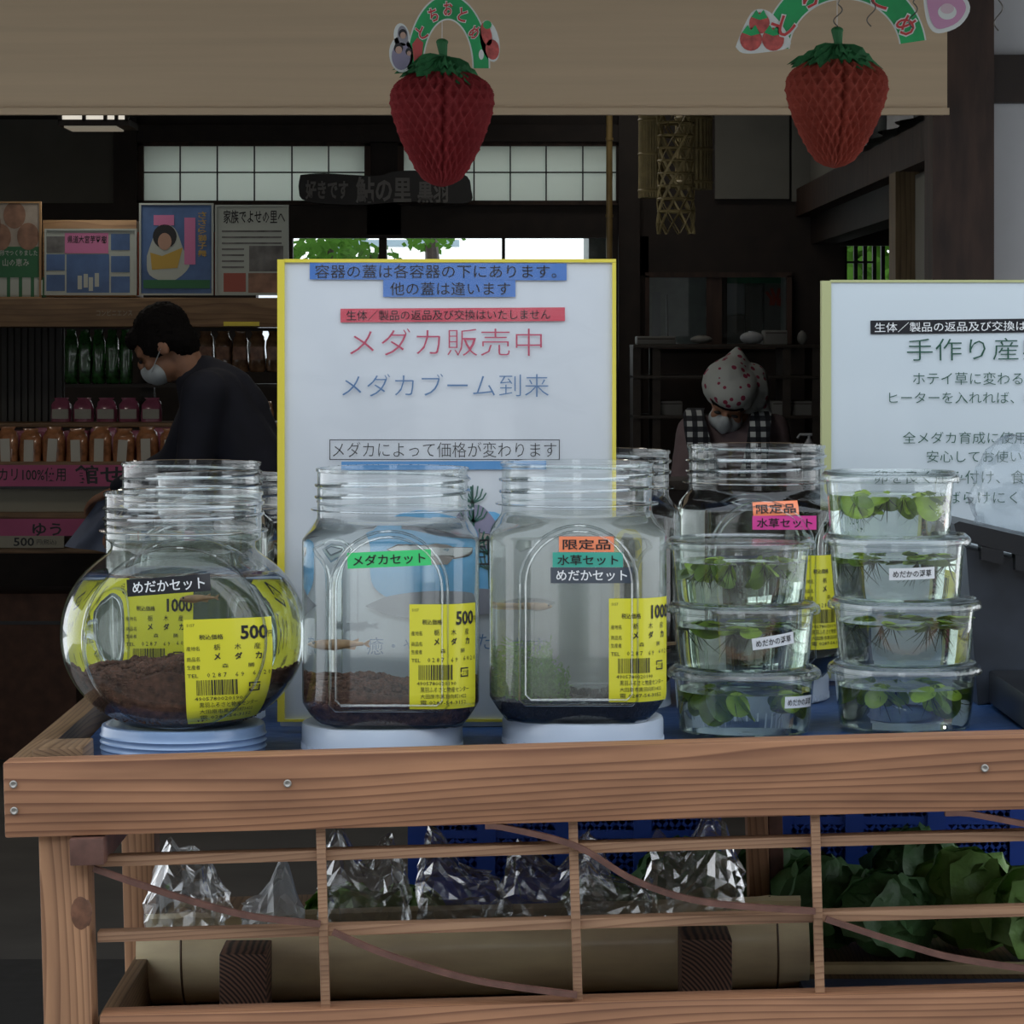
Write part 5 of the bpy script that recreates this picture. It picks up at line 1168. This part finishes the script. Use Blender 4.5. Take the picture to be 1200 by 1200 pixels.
ptext(p4,'家族でよせの里へ',(262,246,334,262),M_ink,2); pz(p4,'printed_photo',pr(292,288,332,318),M_pgr,1); pz(p4,'printed_red_box',pr(262,320,288,342),mat('poster_red', (.28,.07,.05), .6),1)
for i in range(7): pz(p4,'printed_line',pr(260,270+i*7,286 if i > 2 else 330,272+i*7),M_pgr,1)
pz(p4,'printed_brown',pr(291,320,334,343),M_pbr,1)
mb = MB(); 
for i, x in enumerate((161,250)): mb = MB(); mb.pxbox(x,272,x+3,346,DL+.13,.01); solo('red_strip_card', mb, mat('red_card', (.35,.05,.02), .6), 'thin red upright card between two shelf top posters, %s' % ('left of the festival poster' if i == 0 else 'right of the festival poster'), 'card', 'red cards between the posters', loc=P(x,346,DL+.13))
cb = thing('flat_box', 'open cardboard tray standing behind the event poster', 'box', P(100,348,DL+.3)); mb = MB(); mb.bevbox(tuple(P(50,348,DL+.25)), (P(160,0,DL+.25).x, DL+.45, P(0,258,DL+.25).z), .003); part(cb, 'tray', mb, M_shelf)

# ================================================================== KITCHEN SIDE, RIGHT OF THE SIGN
DK = 11.3
ks = thing('dark_shelf_unit', 'dark wooden shelf unit standing behind the woman in the headscarf', 'shelf', (P(850,0,DK).x,DK,0))
xa, xb = P(742,0,DK).x, P(962,0,DK).x
for y in (404,440,487,560):
    mb = MB(); z = P(0,y,DK).z; mb.bevbox((xa,DK,z-.012), (xb,DK+.35,z), .002); part(ks, 'shelf_board', mb, M_shelfdark)
for x in (xa, xb-.03, P(918,0,DK).x, P(765,0,DK).x):
    mb = MB(); mb.box((x,DK+.02,0), (x+.03,DK+.33,P(0,404,DK).z-.012)); part(ks, 'upright', mb, M_shelfdark)
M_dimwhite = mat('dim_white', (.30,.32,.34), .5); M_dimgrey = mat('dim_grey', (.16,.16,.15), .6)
def lump(px, py, rx, ry, lab, cat, m, D=DK+.12):
    c = P(px,py,D); mb = MB(); rz = ry*D/K; mb.ball(c, 1, 16, 8, (rx*D/K, rx*D/K*.7, rz)); mb.tube([c+Vector((0,0,rz*.8)), c+Vector((0,0,rz*1.1))], rx*D/K*.3, 8); solo('kitchen_'+cat.replace(' ','_'), mb, m, lab, cat, loc=c-Vector((0,0,rz)))
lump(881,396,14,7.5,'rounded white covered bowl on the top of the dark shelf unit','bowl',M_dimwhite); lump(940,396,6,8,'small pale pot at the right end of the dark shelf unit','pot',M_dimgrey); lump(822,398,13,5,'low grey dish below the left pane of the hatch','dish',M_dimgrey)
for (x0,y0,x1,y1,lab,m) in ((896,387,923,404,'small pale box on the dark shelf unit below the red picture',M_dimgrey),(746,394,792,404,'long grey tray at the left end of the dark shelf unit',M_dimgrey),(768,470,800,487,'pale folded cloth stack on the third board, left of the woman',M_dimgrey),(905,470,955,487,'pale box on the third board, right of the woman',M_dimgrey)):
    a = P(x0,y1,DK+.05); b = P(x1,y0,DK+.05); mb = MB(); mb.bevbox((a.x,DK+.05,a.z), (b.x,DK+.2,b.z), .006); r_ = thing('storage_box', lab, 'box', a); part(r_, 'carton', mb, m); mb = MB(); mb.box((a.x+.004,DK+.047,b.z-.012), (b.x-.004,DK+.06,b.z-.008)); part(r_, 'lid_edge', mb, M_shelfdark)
# papers pinned on the kitchen wall seen through the hatch
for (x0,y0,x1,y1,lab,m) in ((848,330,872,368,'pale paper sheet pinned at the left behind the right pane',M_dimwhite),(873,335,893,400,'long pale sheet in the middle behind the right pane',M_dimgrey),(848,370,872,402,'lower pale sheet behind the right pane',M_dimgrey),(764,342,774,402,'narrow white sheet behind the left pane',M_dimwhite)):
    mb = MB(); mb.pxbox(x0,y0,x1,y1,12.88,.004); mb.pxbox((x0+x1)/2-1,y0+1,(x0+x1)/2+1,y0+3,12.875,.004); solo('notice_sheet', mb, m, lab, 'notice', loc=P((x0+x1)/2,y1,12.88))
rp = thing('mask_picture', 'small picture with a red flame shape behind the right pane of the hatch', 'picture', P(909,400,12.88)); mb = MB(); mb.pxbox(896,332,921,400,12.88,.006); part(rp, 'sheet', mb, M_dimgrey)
mb = MB(); f = 12.876
for pts in ([(898,342),(904,350),(903,358)],[(904,338),(908,350),(906,358)],[(913,338),(911,350),(912,358)],[(919,342),(914,352),(915,359)]): mb.ribbon([P(x,y,f) for x,y in pts], .001, .012)
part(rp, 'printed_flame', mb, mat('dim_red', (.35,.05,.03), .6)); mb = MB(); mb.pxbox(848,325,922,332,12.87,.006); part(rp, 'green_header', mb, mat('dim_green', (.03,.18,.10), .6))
mb = MB(); mb.tube([P(781,345,12.6),P(782,400,12.6)], .006, 8); solo('steel_pipe', mb, mat('bright_steel', (.6,.62,.65), .2, metal=1), 'thin bright upright pipe behind the left pane of the hatch', 'pipe', loc=P(782,400,12.6))
# soap pump bottle
DP = 9.8; pb = thing('pump_bottle', 'white pump dispenser bottle right of the woman in the headscarf', 'bottle', P(948,545,DP)); c = pb.location
mb = MB(); mb.lathe([(.022,-.04),(.024,0),(.024,.05),(.018,.068),(.010,.078),(.008,.085)], 20, c); part(pb, 'bottle', mb, M_dimwhite); mb = MB(); mb.tube([c+Vector((0,0,.083)), c+Vector((0,0,.10))], .004, 8); mb.tube([c+Vector((.01,0,.10)), c+Vector((-.03,0,.10)), c+Vector((-.038,0,.088))], .0045, 8); part(pb, 'pump', mb, M_dimwhite)
ct = thing('counter', 'dark shop counter in front of the woman, behind the jars', 'counter', (P(900,0,DP).x, DP, 0)); a = P(750,0,DP).x; b = P(1000,0,DP).x; zt = c.z-.04
mb = MB(); mb.bevbox((a,DP-.25,zt-.03), (b,DP+.06,zt), .004); part(ct, 'worktop', mb, M_shelfdark); mb = MB(); mb.box((a+.03,DP-.22,0), (b-.03,DP+.04,zt-.03)); part(ct, 'front_panel', mb, M_darkbeam)

# ================================================================== PEOPLE
def blob(caps, ells=(), vox=.012, smooth=4):
    mb = MB()
    for p0, r0, p1, r1 in caps:
        p0 = Vector(p0); p1 = Vector(p1); n = max(2, int((p1-p0).length/max(.004, min(r0, r1)*.35)))
        n = min(n, 40)
        for i in range(n+1):
            t = i/n; mb.ball(p0.lerp(p1, t), r0+(r1-r0)*t, 12, 8)
    for c, s_, R in ells: mb.ball(c, 1, 20, 14, s_, R)
    me = bpy.data.meshes.new('tmp'); me.from_pydata(mb.v, [], mb.f); o = bpy.data.objects.new('tmp', me); COL.objects.link(o)
    md = o.modifiers.new('r', 'REMESH'); md.mode = 'VOXEL'; md.voxel_size = vox
    ms = o.modifiers.new('s', 'SMOOTH'); ms.iterations = smooth; ms.factor = .5
    bpy.context.view_layer.update(); ev = o.evaluated_get(bpy.context.evaluated_depsgraph_get()); m2 = bpy.data.meshes.new_from_object(ev)
    out = MB(); out.add([v.co.copy() for v in m2.vertices], [tuple(p.vertices) for p in m2.polygons])
    bpy.data.objects.remove(o); bpy.data.meshes.remove(me); bpy.data.meshes.remove(m2); return out
def hand(wrist, d, up, side, curl=.5, s=1.0):
    """palm, four unequal bent fingers and a thumb as capsules"""
    d = Vector(d).normalized(); up = Vector(up); sd = d.cross(up).normalized()*side; up = sd.cross(d).normalized()*side; w = Vector(wrist); caps = []
    for k in range(4): caps.append((w+d*.01*s+sd*(k-1.5)*.008*s, .014*s, w+d*.085*s+sd*(k-1.5)*.020*s, .0115*s))
    for k, L in enumerate((.062,.074,.070,.054)):
        b = w+d*.088*s+sd*(k-1.5)*.020*s; dd = (d-up*curl*.5).normalized(); b2 = b+dd*L*.45*s; d3 = (d-up*curl*1.3).normalized(); b3 = b2+d3*L*.33*s; b4 = b3+(d-up*curl*2.2).normalized()*L*.25*s
        caps += [(b, .0092*s, b2, .0085*s), (b2, .0085*s, b3, .0078*s), (b3, .0078*s, b4, .0065*s)]
    t0 = w+d*.025*s-sd*.028*s; t1 = t0+(d*.7-sd*.8-up*.2).normalized()*.040*s; t2 = t1+(d*.9-sd*.3-up*.4).normalized()*.030*s
    return caps+[(t0, .014*s, t1, .0105*s), (t1, .0105*s, t2, .0085*s)]
M_skinm = mat('skin', (.30,.15,.09), .5, noise=.1, nscale=20); M_navy = mat('navy_cloth', (.010,.012,.024), .85, noise=.2, nscale=12); M_trous = mat('dark_trousers', (.02,.02,.025), .85); M_hair = mat('black_hair', (.006,.005,.005), .9, spec=.15, bump=.5, bscale=90, stretch=(1,1,.2))
M_mask = mat('white_mask', (.42,.47,.50), .7); M_shoe = mat('dark_shoe', (.015,.014,.013), .6)
def face_bits(hc, fwd, upv, s=1.0):
    """ellipsoids and bumps of a head looking along fwd: skull, jaw, nose, brow, ears"""
    fwd = Vector(fwd).normalized(); upv = Vector(upv); sd = fwd.cross(upv).normalized(); upv = sd.cross(fwd).normalized(); R = Matrix((sd, fwd, upv)).transposed(); c = Vector(hc)
    e = [(c+upv*.02*s, (.073*s,.092*s,.098*s), R), (c+fwd*.028*s-upv*.055*s, (.056*s,.062*s,.062*s), R), (c+fwd*.098*s-upv*.018*s, (.012*s,.016*s,.026*s), R), (c+fwd*.078*s+upv*.018*s, (.050*s,.014*s,.012*s), R)]
    for q in (-1, 1): e += [(c+sd*.074*s*q-upv*.008*s-fwd*.005*s, (.010*s,.020*s,.032*s), R), (c+fwd*.070*s+sd*.036*s*q-upv*.030*s, (.020*s,.018*s,.020*s), R)]
    e += [(c+fwd*.088*s-upv*.062*s, (.024*s,.010*s,.006*s), R), (c+fwd*.088*s-upv*.072*s, (.020*s,.010*s,.006*s), R)]
    return e, sd, fwd, upv
def M9(px, py, dy=0.0): return P(px, py, 9.7+dy)
man = thing('person', 'person in dark navy top and white mask bending left over the sweets shelf', 'person', (M9(300,0).x, 9.7, 0))
hc = M9(192,404); fw = Vector((-.80,.10,-.60)); up_ = Vector((-.58,0,.80)); el, sd, fw, upv = face_bits(hc, fw, up_)
nb = M9(232,448); chest = M9(266,492); hip = M9(306,612); sh_l = M9(240,462,-.19); sh_r = M9(248,456,.18)
el_l = M9(225,552,-.22); wr_l = M9(160,600,-.15); el_r = M9(205,540,.22); wr_r = M9(140,572,.28)
skin = [(hc-fw*.03-upv*.05, .055, nb, .058), (el_l+(wr_l-el_l)*.8, .032, wr_l, .026), (el_r+(wr_r-el_r)*.8, .032, wr_r, .026)]
skin += [(nb, .05, sh_l, .04), (nb, .05, sh_r, .04), (sh_l, .04, el_l, .032), (sh_r, .04, el_r, .032), (el_l, .032, wr_l, .026), (el_r, .032, wr_r, .026)]
skin += hand(wr_l, wr_l-el_l, (0,0,1), 1, .5); skin += hand(wr_r, wr_r-el_r, (0,0,1), -1, .5)
part(man, 'body', blob(skin, el, .0055, 3), M_skinm)
tor = [(nb, .075, chest, .150), (chest, .150, hip, .155), (sh_l, .075, sh_r, .075), (sh_l, .080, el_l, .056), (el_l, .055, wr_l, .038), (sh_r, .080, el_r, .056), (el_r, .055, wr_r, .038), (M9(250,470,-.1), .11, M9(300,560,-.08), .13), (M9(250,470,.1), .11, M9(300,560,.08), .13), (M9(240,440), .068, M9(262,470), .12)]
part(man, 'jumper', blob(tor, (), .013, 4), M_navy)
kn = [Vector((hip.x-.06, 9.7+q*.11, .50)) for q in (-1,1)]; an = [Vector((hip.x+.02, 9.7+q*.12, .09)) for q in (-1,1)]
part(man, 'trousers', blob([(hip, .155, hip+Vector((0,0,-.05)), .155)]+[c for i in (0,1) for c in ((hip+Vector((0,(-1,1)[i]*.085,-.06)), .10, kn[i], .068), (kn[i], .068, an[i], .050))], (), .014, 3), M_trous)
for i in (0,1): part(man, 'shoe', blob([(an[i]+Vector((.02,0,-.05)), .040, an[i]+Vector((-.17,0,-.055)), .035)], (), .01, 2), M_shoe)
R3 = Matrix((sd, fw, upv)).transposed()
hr = blob([], [(hc+upv*.045-fw*.022, (.083,.098,.088), R3), (hc-fw*.055-upv*.01, (.078,.055,.085), R3), (hc+fw*.055+upv*.068, (.066,.045,.036), R3), (hc+sd*-.055+upv*.02, (.03,.06,.055), R3), (hc+sd*.055+upv*.02, (.03,.06,.055), R3)], .008, 2)
random.seed(2)
for v in hr.v: v += Vector((random.uniform(-.003,.003), random.uniform(-.003,.003), random.uniform(-.003,.003)))
part(man, 'hair', hr, M_hair)
part(man, 'face_mask', blob([], [(hc+fw*.062-upv*.060, (.060,.052,.046), R3), (hc+fw*.100-upv*.048, (.022,.022,.034), R3)], .006, 3), M_mask)
for q in (-1, 1):
    mb = MB(); mb.ball(hc+fw*.089+sd*q*.032-upv*.002, 1, 10, 6, (.012,.006,.007), R3); part(man, 'eye', mb, M_ink)
    mb = MB(); mb.tube([hc+fw*.075+sd*q*.058-upv*.05, hc+sd*q*.082-upv*.01], .0018, 5); part(man, 'mask_loop', mb, M_mask)
# cloth draped low at the shelf
mb = MB(); nx, ny = 14, 12; vs = []
for j in range(ny+1):
    for i in range(nx+1):
        u, v = i/nx, j/ny; px = 118-43*v+u*(32+33*v); py = 583+57*v+u*10; p = P(px, py, 10.0); p.y += .02*math.sin(u*9+v*3); vs.append(p)
mb.add(vs, [(j*(nx+1)+i, j*(nx+1)+i+1, (j+1)*(nx+1)+i+1, (j+1)*(nx+1)+i) for j in range(ny) for i in range(nx)]); mb.add([v+Vector((0,.008,0)) for v in vs], [(j*(nx+1)+i, (j+1)*(nx+1)+i, (j+1)*(nx+1)+i+1, j*(nx+1)+i+1) for j in range(ny) for i in range(nx)])
solo('draped_cloth', mb, mat('slate_cloth', (.16,.19,.27), .9), 'slate blue cloth hanging from the shelf edge beside the 500 price card', 'cloth', loc=P(110,640,9.95))

def W9(px, py, dy=0.0): return P(px, py, 10.25+dy)
wo = thing('person', 'person in flowered white headscarf, mask and black checked apron, looking down', 'person', (W9(858,0).x, 10.25, 0))
hc = W9(856,466,-.02); fw = Vector((-.22,-.74,-.62)); el, sd, fw, upv = face_bits(hc, fw, Vector((.12,-.6,.79)), .98)
nb = W9(862,498,.03); chest = W9(858,560,.03); waist = W9(860,640,.03); hip = W9(860,690,.03)
sl, sr = W9(812,506,.03), W9(906,504,.03); e1, e2 = W9(797,590,-.02), W9(924,590,-.02); w1, w2 = W9(812,640,-.18), W9(905,640,-.18)
M_sleeve = mat('mauve_cloth', (.17,.125,.135), .85, noise=.1)
part(wo, 'body', blob([(hc-upv*.06-fw*.02, .050, nb, .058), (nb, .045, sl, .034), (nb, .045, sr, .034), (sl, .034, e1, .028), (sr, .034, e2, .028), (e1, .028, w1, .023), (e2, .028, w2, .023)]+hand(w1, (.25,-.8,-.5), (0,0,1), 1, .6, .92)+hand(w2, (-.25,-.8,-.5), (0,0,1), -1, .6, .92), el, .0055, 3), M_skinm)
part(wo, 'blouse', blob([(nb+Vector((0,0,-.02)), .062, nb+Vector((0,0,-.06)), .09), (sl, .058, sr, .058), (W9(826,520,.03), .085, W9(892,520,.03), .085), (W9(834,540,.02), .10, W9(838,640,.03), .10), (W9(884,540,.02), .10, W9(880,640,.03), .10), (sl, .060, e1, .048), (e1, .047, w1, .034), (sr, .060, e2, .048), (e2, .047, w2, .034)], (), .012, 4), M_sleeve)
part(wo, 'trousers', blob([(hip+Vector((-.05,0,.05)), .13, hip+Vector((.05,0,.05)), .13)]+[c for q in (-1,1) for c in ((hip+Vector((q*.08,0,-.03)), .095, Vector((hip.x+q*.09,10.26,.48)), .066), (Vector((hip.x+q*.09,10.26,.48)), .066, Vector((hip.x+q*.09,10.28,.09)), .048))], (), .014, 3), M_trous)
for q in (-1,1): part(wo, 'shoe', blob([(Vector((hip.x+q*.09,10.30,.04)), .038, Vector((hip.x+q*.10,10.12,.035)), .033)], (), .01, 2), M_shoe)
# gingham apron straps and bib
M_ging = bpy.data.materials.new('gingham'); M_ging.use_nodes = True; n, l = nodes(M_ging); b = n['Principled BSDF']; b.inputs['Roughness'].default_value = .9
t = n.new('ShaderNodeTexCoord'); s_ = n.new('ShaderNodeSeparateXYZ'); l.new(t.outputs['Object'], s_.inputs[0]); prev = []
for ax in ('X','Z'):
    m_ = n.new('ShaderNodeMath'); m_.operation = 'MULTIPLY'; m_.inputs[1].default_value = 28; l.new(s_.outputs[ax], m_.inputs[0]); fr = n.new('ShaderNodeMath'); fr.operation = 'FRACT'; l.new(m_.outputs[0], fr.inputs[0]); g_ = n.new('ShaderNodeMath'); g_.operation = 'GREATER_THAN'; g_.inputs[1].default_value = .5; l.new(fr.outputs[0], g_.inputs[0]); prev.append(g_)
a_ = n.new('ShaderNodeMath'); a_.operation = 'ADD'; l.new(prev[0].outputs[0], a_.inputs[0]); l.new(prev[1].outputs[0], a_.inputs[1]); d_ = n.new('ShaderNodeMath'); d_.operation = 'MULTIPLY'; d_.inputs[1].default_value = .5; l.new(a_.outputs[0], d_.inputs[0])
r_ = n.new('ShaderNodeValToRGB'); r_.color_ramp.interpolation = 'CONSTANT'; r_.color_ramp.elements[0].color = (.008,.010,.016,1); r_.color_ramp.elements[1].position = .4; r_.color_ramp.elements[1].color = (.03,.035,.045,1); q_ = r_.color_ramp.elements.new(.9); q_.color = (.50,.54,.55,1); l.new(d_.outputs[0], r_.inputs[0]); l.new(r_.outputs[0], b.inputs['Base Color'])
for pts in ([(816,478,.06,12),(813,484,-.03,14),(815,500,-.085,16),(819,520,-.10,17),(825,545,-.12,19),(834,575,-.115,24)], [(893,480,.06,12),(892,486,-.03,14),(890,502,-.085,15),(888,522,-.10,16),(884,546,-.12,18),(878,575,-.115,24)]):
    mb = MB(); pts2 = smoothpts(pts, 5); L = []; 
    for x, y, dy, w in pts2: 
        for e in (-1,0,1): p = W9(x+e*w*.85, y, dy-.022+abs(e)*.010); L.append(p)
    nrow = len(pts2); mb.add(L, [(3*i+k, 3*i+k+1, 3*i+k+4, 3*i+k+3) for i in range(nrow-1) for k in (0,1)]); mb.add([p+Vector((0,.006,0)) for p in L], [(3*i+k, 3*i+k+3, 3*i+k+4, 3*i+k+1) for i in range(nrow-1) for k in (0,1)]); part(wo, 'apron_strap', mb, M_ging)
mb = MB(); L = []
for j in range(12):
    for i in range(11):
        u = i/10; v = j/11; w = 44+18*v; x = 856+(u-.5)*2*w*.62; y = 570+200*v; L.append(W9(x, y, -.125+.05*abs(u-.5)**2*4-.01*v))
mb.add(L, [(j*11+i, j*11+i+1, (j+1)*11+i+1, (j+1)*11+i) for j in range(11) for i in range(10)]); part(wo, 'apron', mb, M_ging)
R3 = Matrix((sd, fw, upv)).transposed()
part(wo, 'hair', blob([], [(hc+upv*.035-fw*.015, (.080,.093,.085), R3), (hc+upv*.03+fw*.05, (.066,.042,.045), R3)], .008, 2), M_hair)
part(wo, 'face_mask', blob([], [(hc+fw*.060-upv*.050, (.060,.050,.040), R3), (hc+fw*.104-upv*.036, (.026,.018,.040), R3)], .006, 3), M_mask)
for q in (-1,1): mb = MB(); mb.ball(hc+fw*.087+sd*q*.030-upv*.002, 1, 10, 6, (.013,.006,.006), R3); part(wo, 'eye', mb, M_ink)
# headscarf: folded cloth with a raised point and a tail behind the ear
M_scarf = bpy.data.materials.new('flowered_scarf'); M_scarf.use_nodes = True; n, l = nodes(M_scarf); b = n['Principled BSDF']; b.inputs['Roughness'].default_value = .9
t = n.new('ShaderNodeTexCoord'); v_ = n.new('ShaderNodeTexVoronoi'); v_.inputs['Scale'].default_value = 32; l.new(t.outputs['Object'], v_.inputs['Vector'])
r_ = n.new('ShaderNodeValToRGB'); r_.color_ramp.interpolation = 'CONSTANT'; r_.color_ramp.elements[0].color = (.26,.03,.07,1); r_.color_ramp.elements[1].position = .29; r_.color_ramp.elements[1].color = (.42,.45,.44,1); l.new(v_.outputs['Distance'], r_.inputs[0]); l.new(r_.outputs[0], b.inputs['Base Color'])
sc_ = blob([(W9(864,410,.02), .012, W9(862,428,.0), .048), (W9(862,430,.0), .050, W9(852,450,-.04), .088), (W9(862,432,.0), .050, W9(876,458,.0), .080), (W9(845,448,-.06), .05, W9(872,470,-.08), .032), (W9(880,445,.02), .06, W9(894,482,.03), .028), (W9(894,482,.03), .028, W9(902,488,.03), .012), (W9(845,444,.0), .05, W9(838,452,-.03), .034)], [(hc+upv*.055, (.090,.102,.062), R3)], .006, 1)
part(wo, 'headscarf', sc_, M_scarf)

# ================================================================== OUTSIDE THE BACK WINDOWS
def tree(cx, cz, D, rx, rz, n, lab, seed, ry=.6, ls=.05, trunk=True):
    random.seed(seed); root = thing('leafy_tree', lab, 'tree', (cx, D, 0), 'trees outside the back windows')
    if trunk: mb = MB(); mb.tube([(cx,D,0),(cx+.05,D,cz*.6),(cx,D,cz)], [.09,.07,.03], 8); part(root, 'trunk', mb, M_darkpost)
    mb = MB()
    for _ in range(n):
        u = Vector((random.gauss(0,1), random.gauss(0,1), random.gauss(0,1))).normalized()*random.random()**.4; c = Vector((cx+u.x*rx, D+u.y*ry, cz+u.z*rz))
        d = Vector((random.uniform(-1,1), random.uniform(-1,1), random.uniform(-1,.3))).normalized()*ls*random.uniform(.6,1.2); w = d.cross(Vector((random.uniform(-1,1), 1, random.uniform(-1,1)))).normalized()*d.length*.35
        mb.add([c, c+d*.5+w, c+d, c+d*.5-w], [(0,1,2,3)])
    part(root, 'foliage', mb, M_foliage, smooth=False, fixn=False, kind='stuff')
def T_(px, py, D): q = P(px, py, D); return q.x, q.z
x, z = T_(385,292,14); tree(x, z, 14, .20, .09, 420, 'bright leafy tree at the left end of the clear back window', 1)
x, z = T_(440,298,12.9); tree(x, z, 12.9, .09, .05, 50, 'thin leafy branch by the second upright of the back window', 2, ls=.05)
x, z = T_(505,278,14.6); tree(x, z, 14.6, .17, .055, 90, 'leafy branches hanging in the middle of the clear back window', 3, ls=.05)
mb = MB(); 
for a_ in range(1): mb.box((1.5,9.0,0),(1.52,9.01,.01))
tree(1.75, 1.80, 14.3, .5, .35, 900, 'sunlit shrubbery outside the barred window of the right wall', 4, ry=.8, ls=.13)
mb = MB(); mb.box((-12,12.5,-.05), (12,24,0)); struct('ground_back', mb, M_ground)
bh = thing('white_building', 'pale building across the yard behind the shop, with a blue-grey eave', 'building', (0,20,0))
mb = MB(); mb.box((-7,20,0),(1.0,22,1.95)); part(bh, 'wall', mb, mat('pale_render', (.85,.87,.88), .8)); mb = MB(); mb.box((-1.1,19.7,2.08),(-.35,20,2.12)); mb.prism([(-1.4,19.9,1.95),(-.8,19.9,2.3),(-.75,19.9,2.3),(-1.2,19.9,1.95)], (0,.1,0)); part(bh, 'eave', mb, mat('blue_grey_metal', (.35,.45,.52), .5))
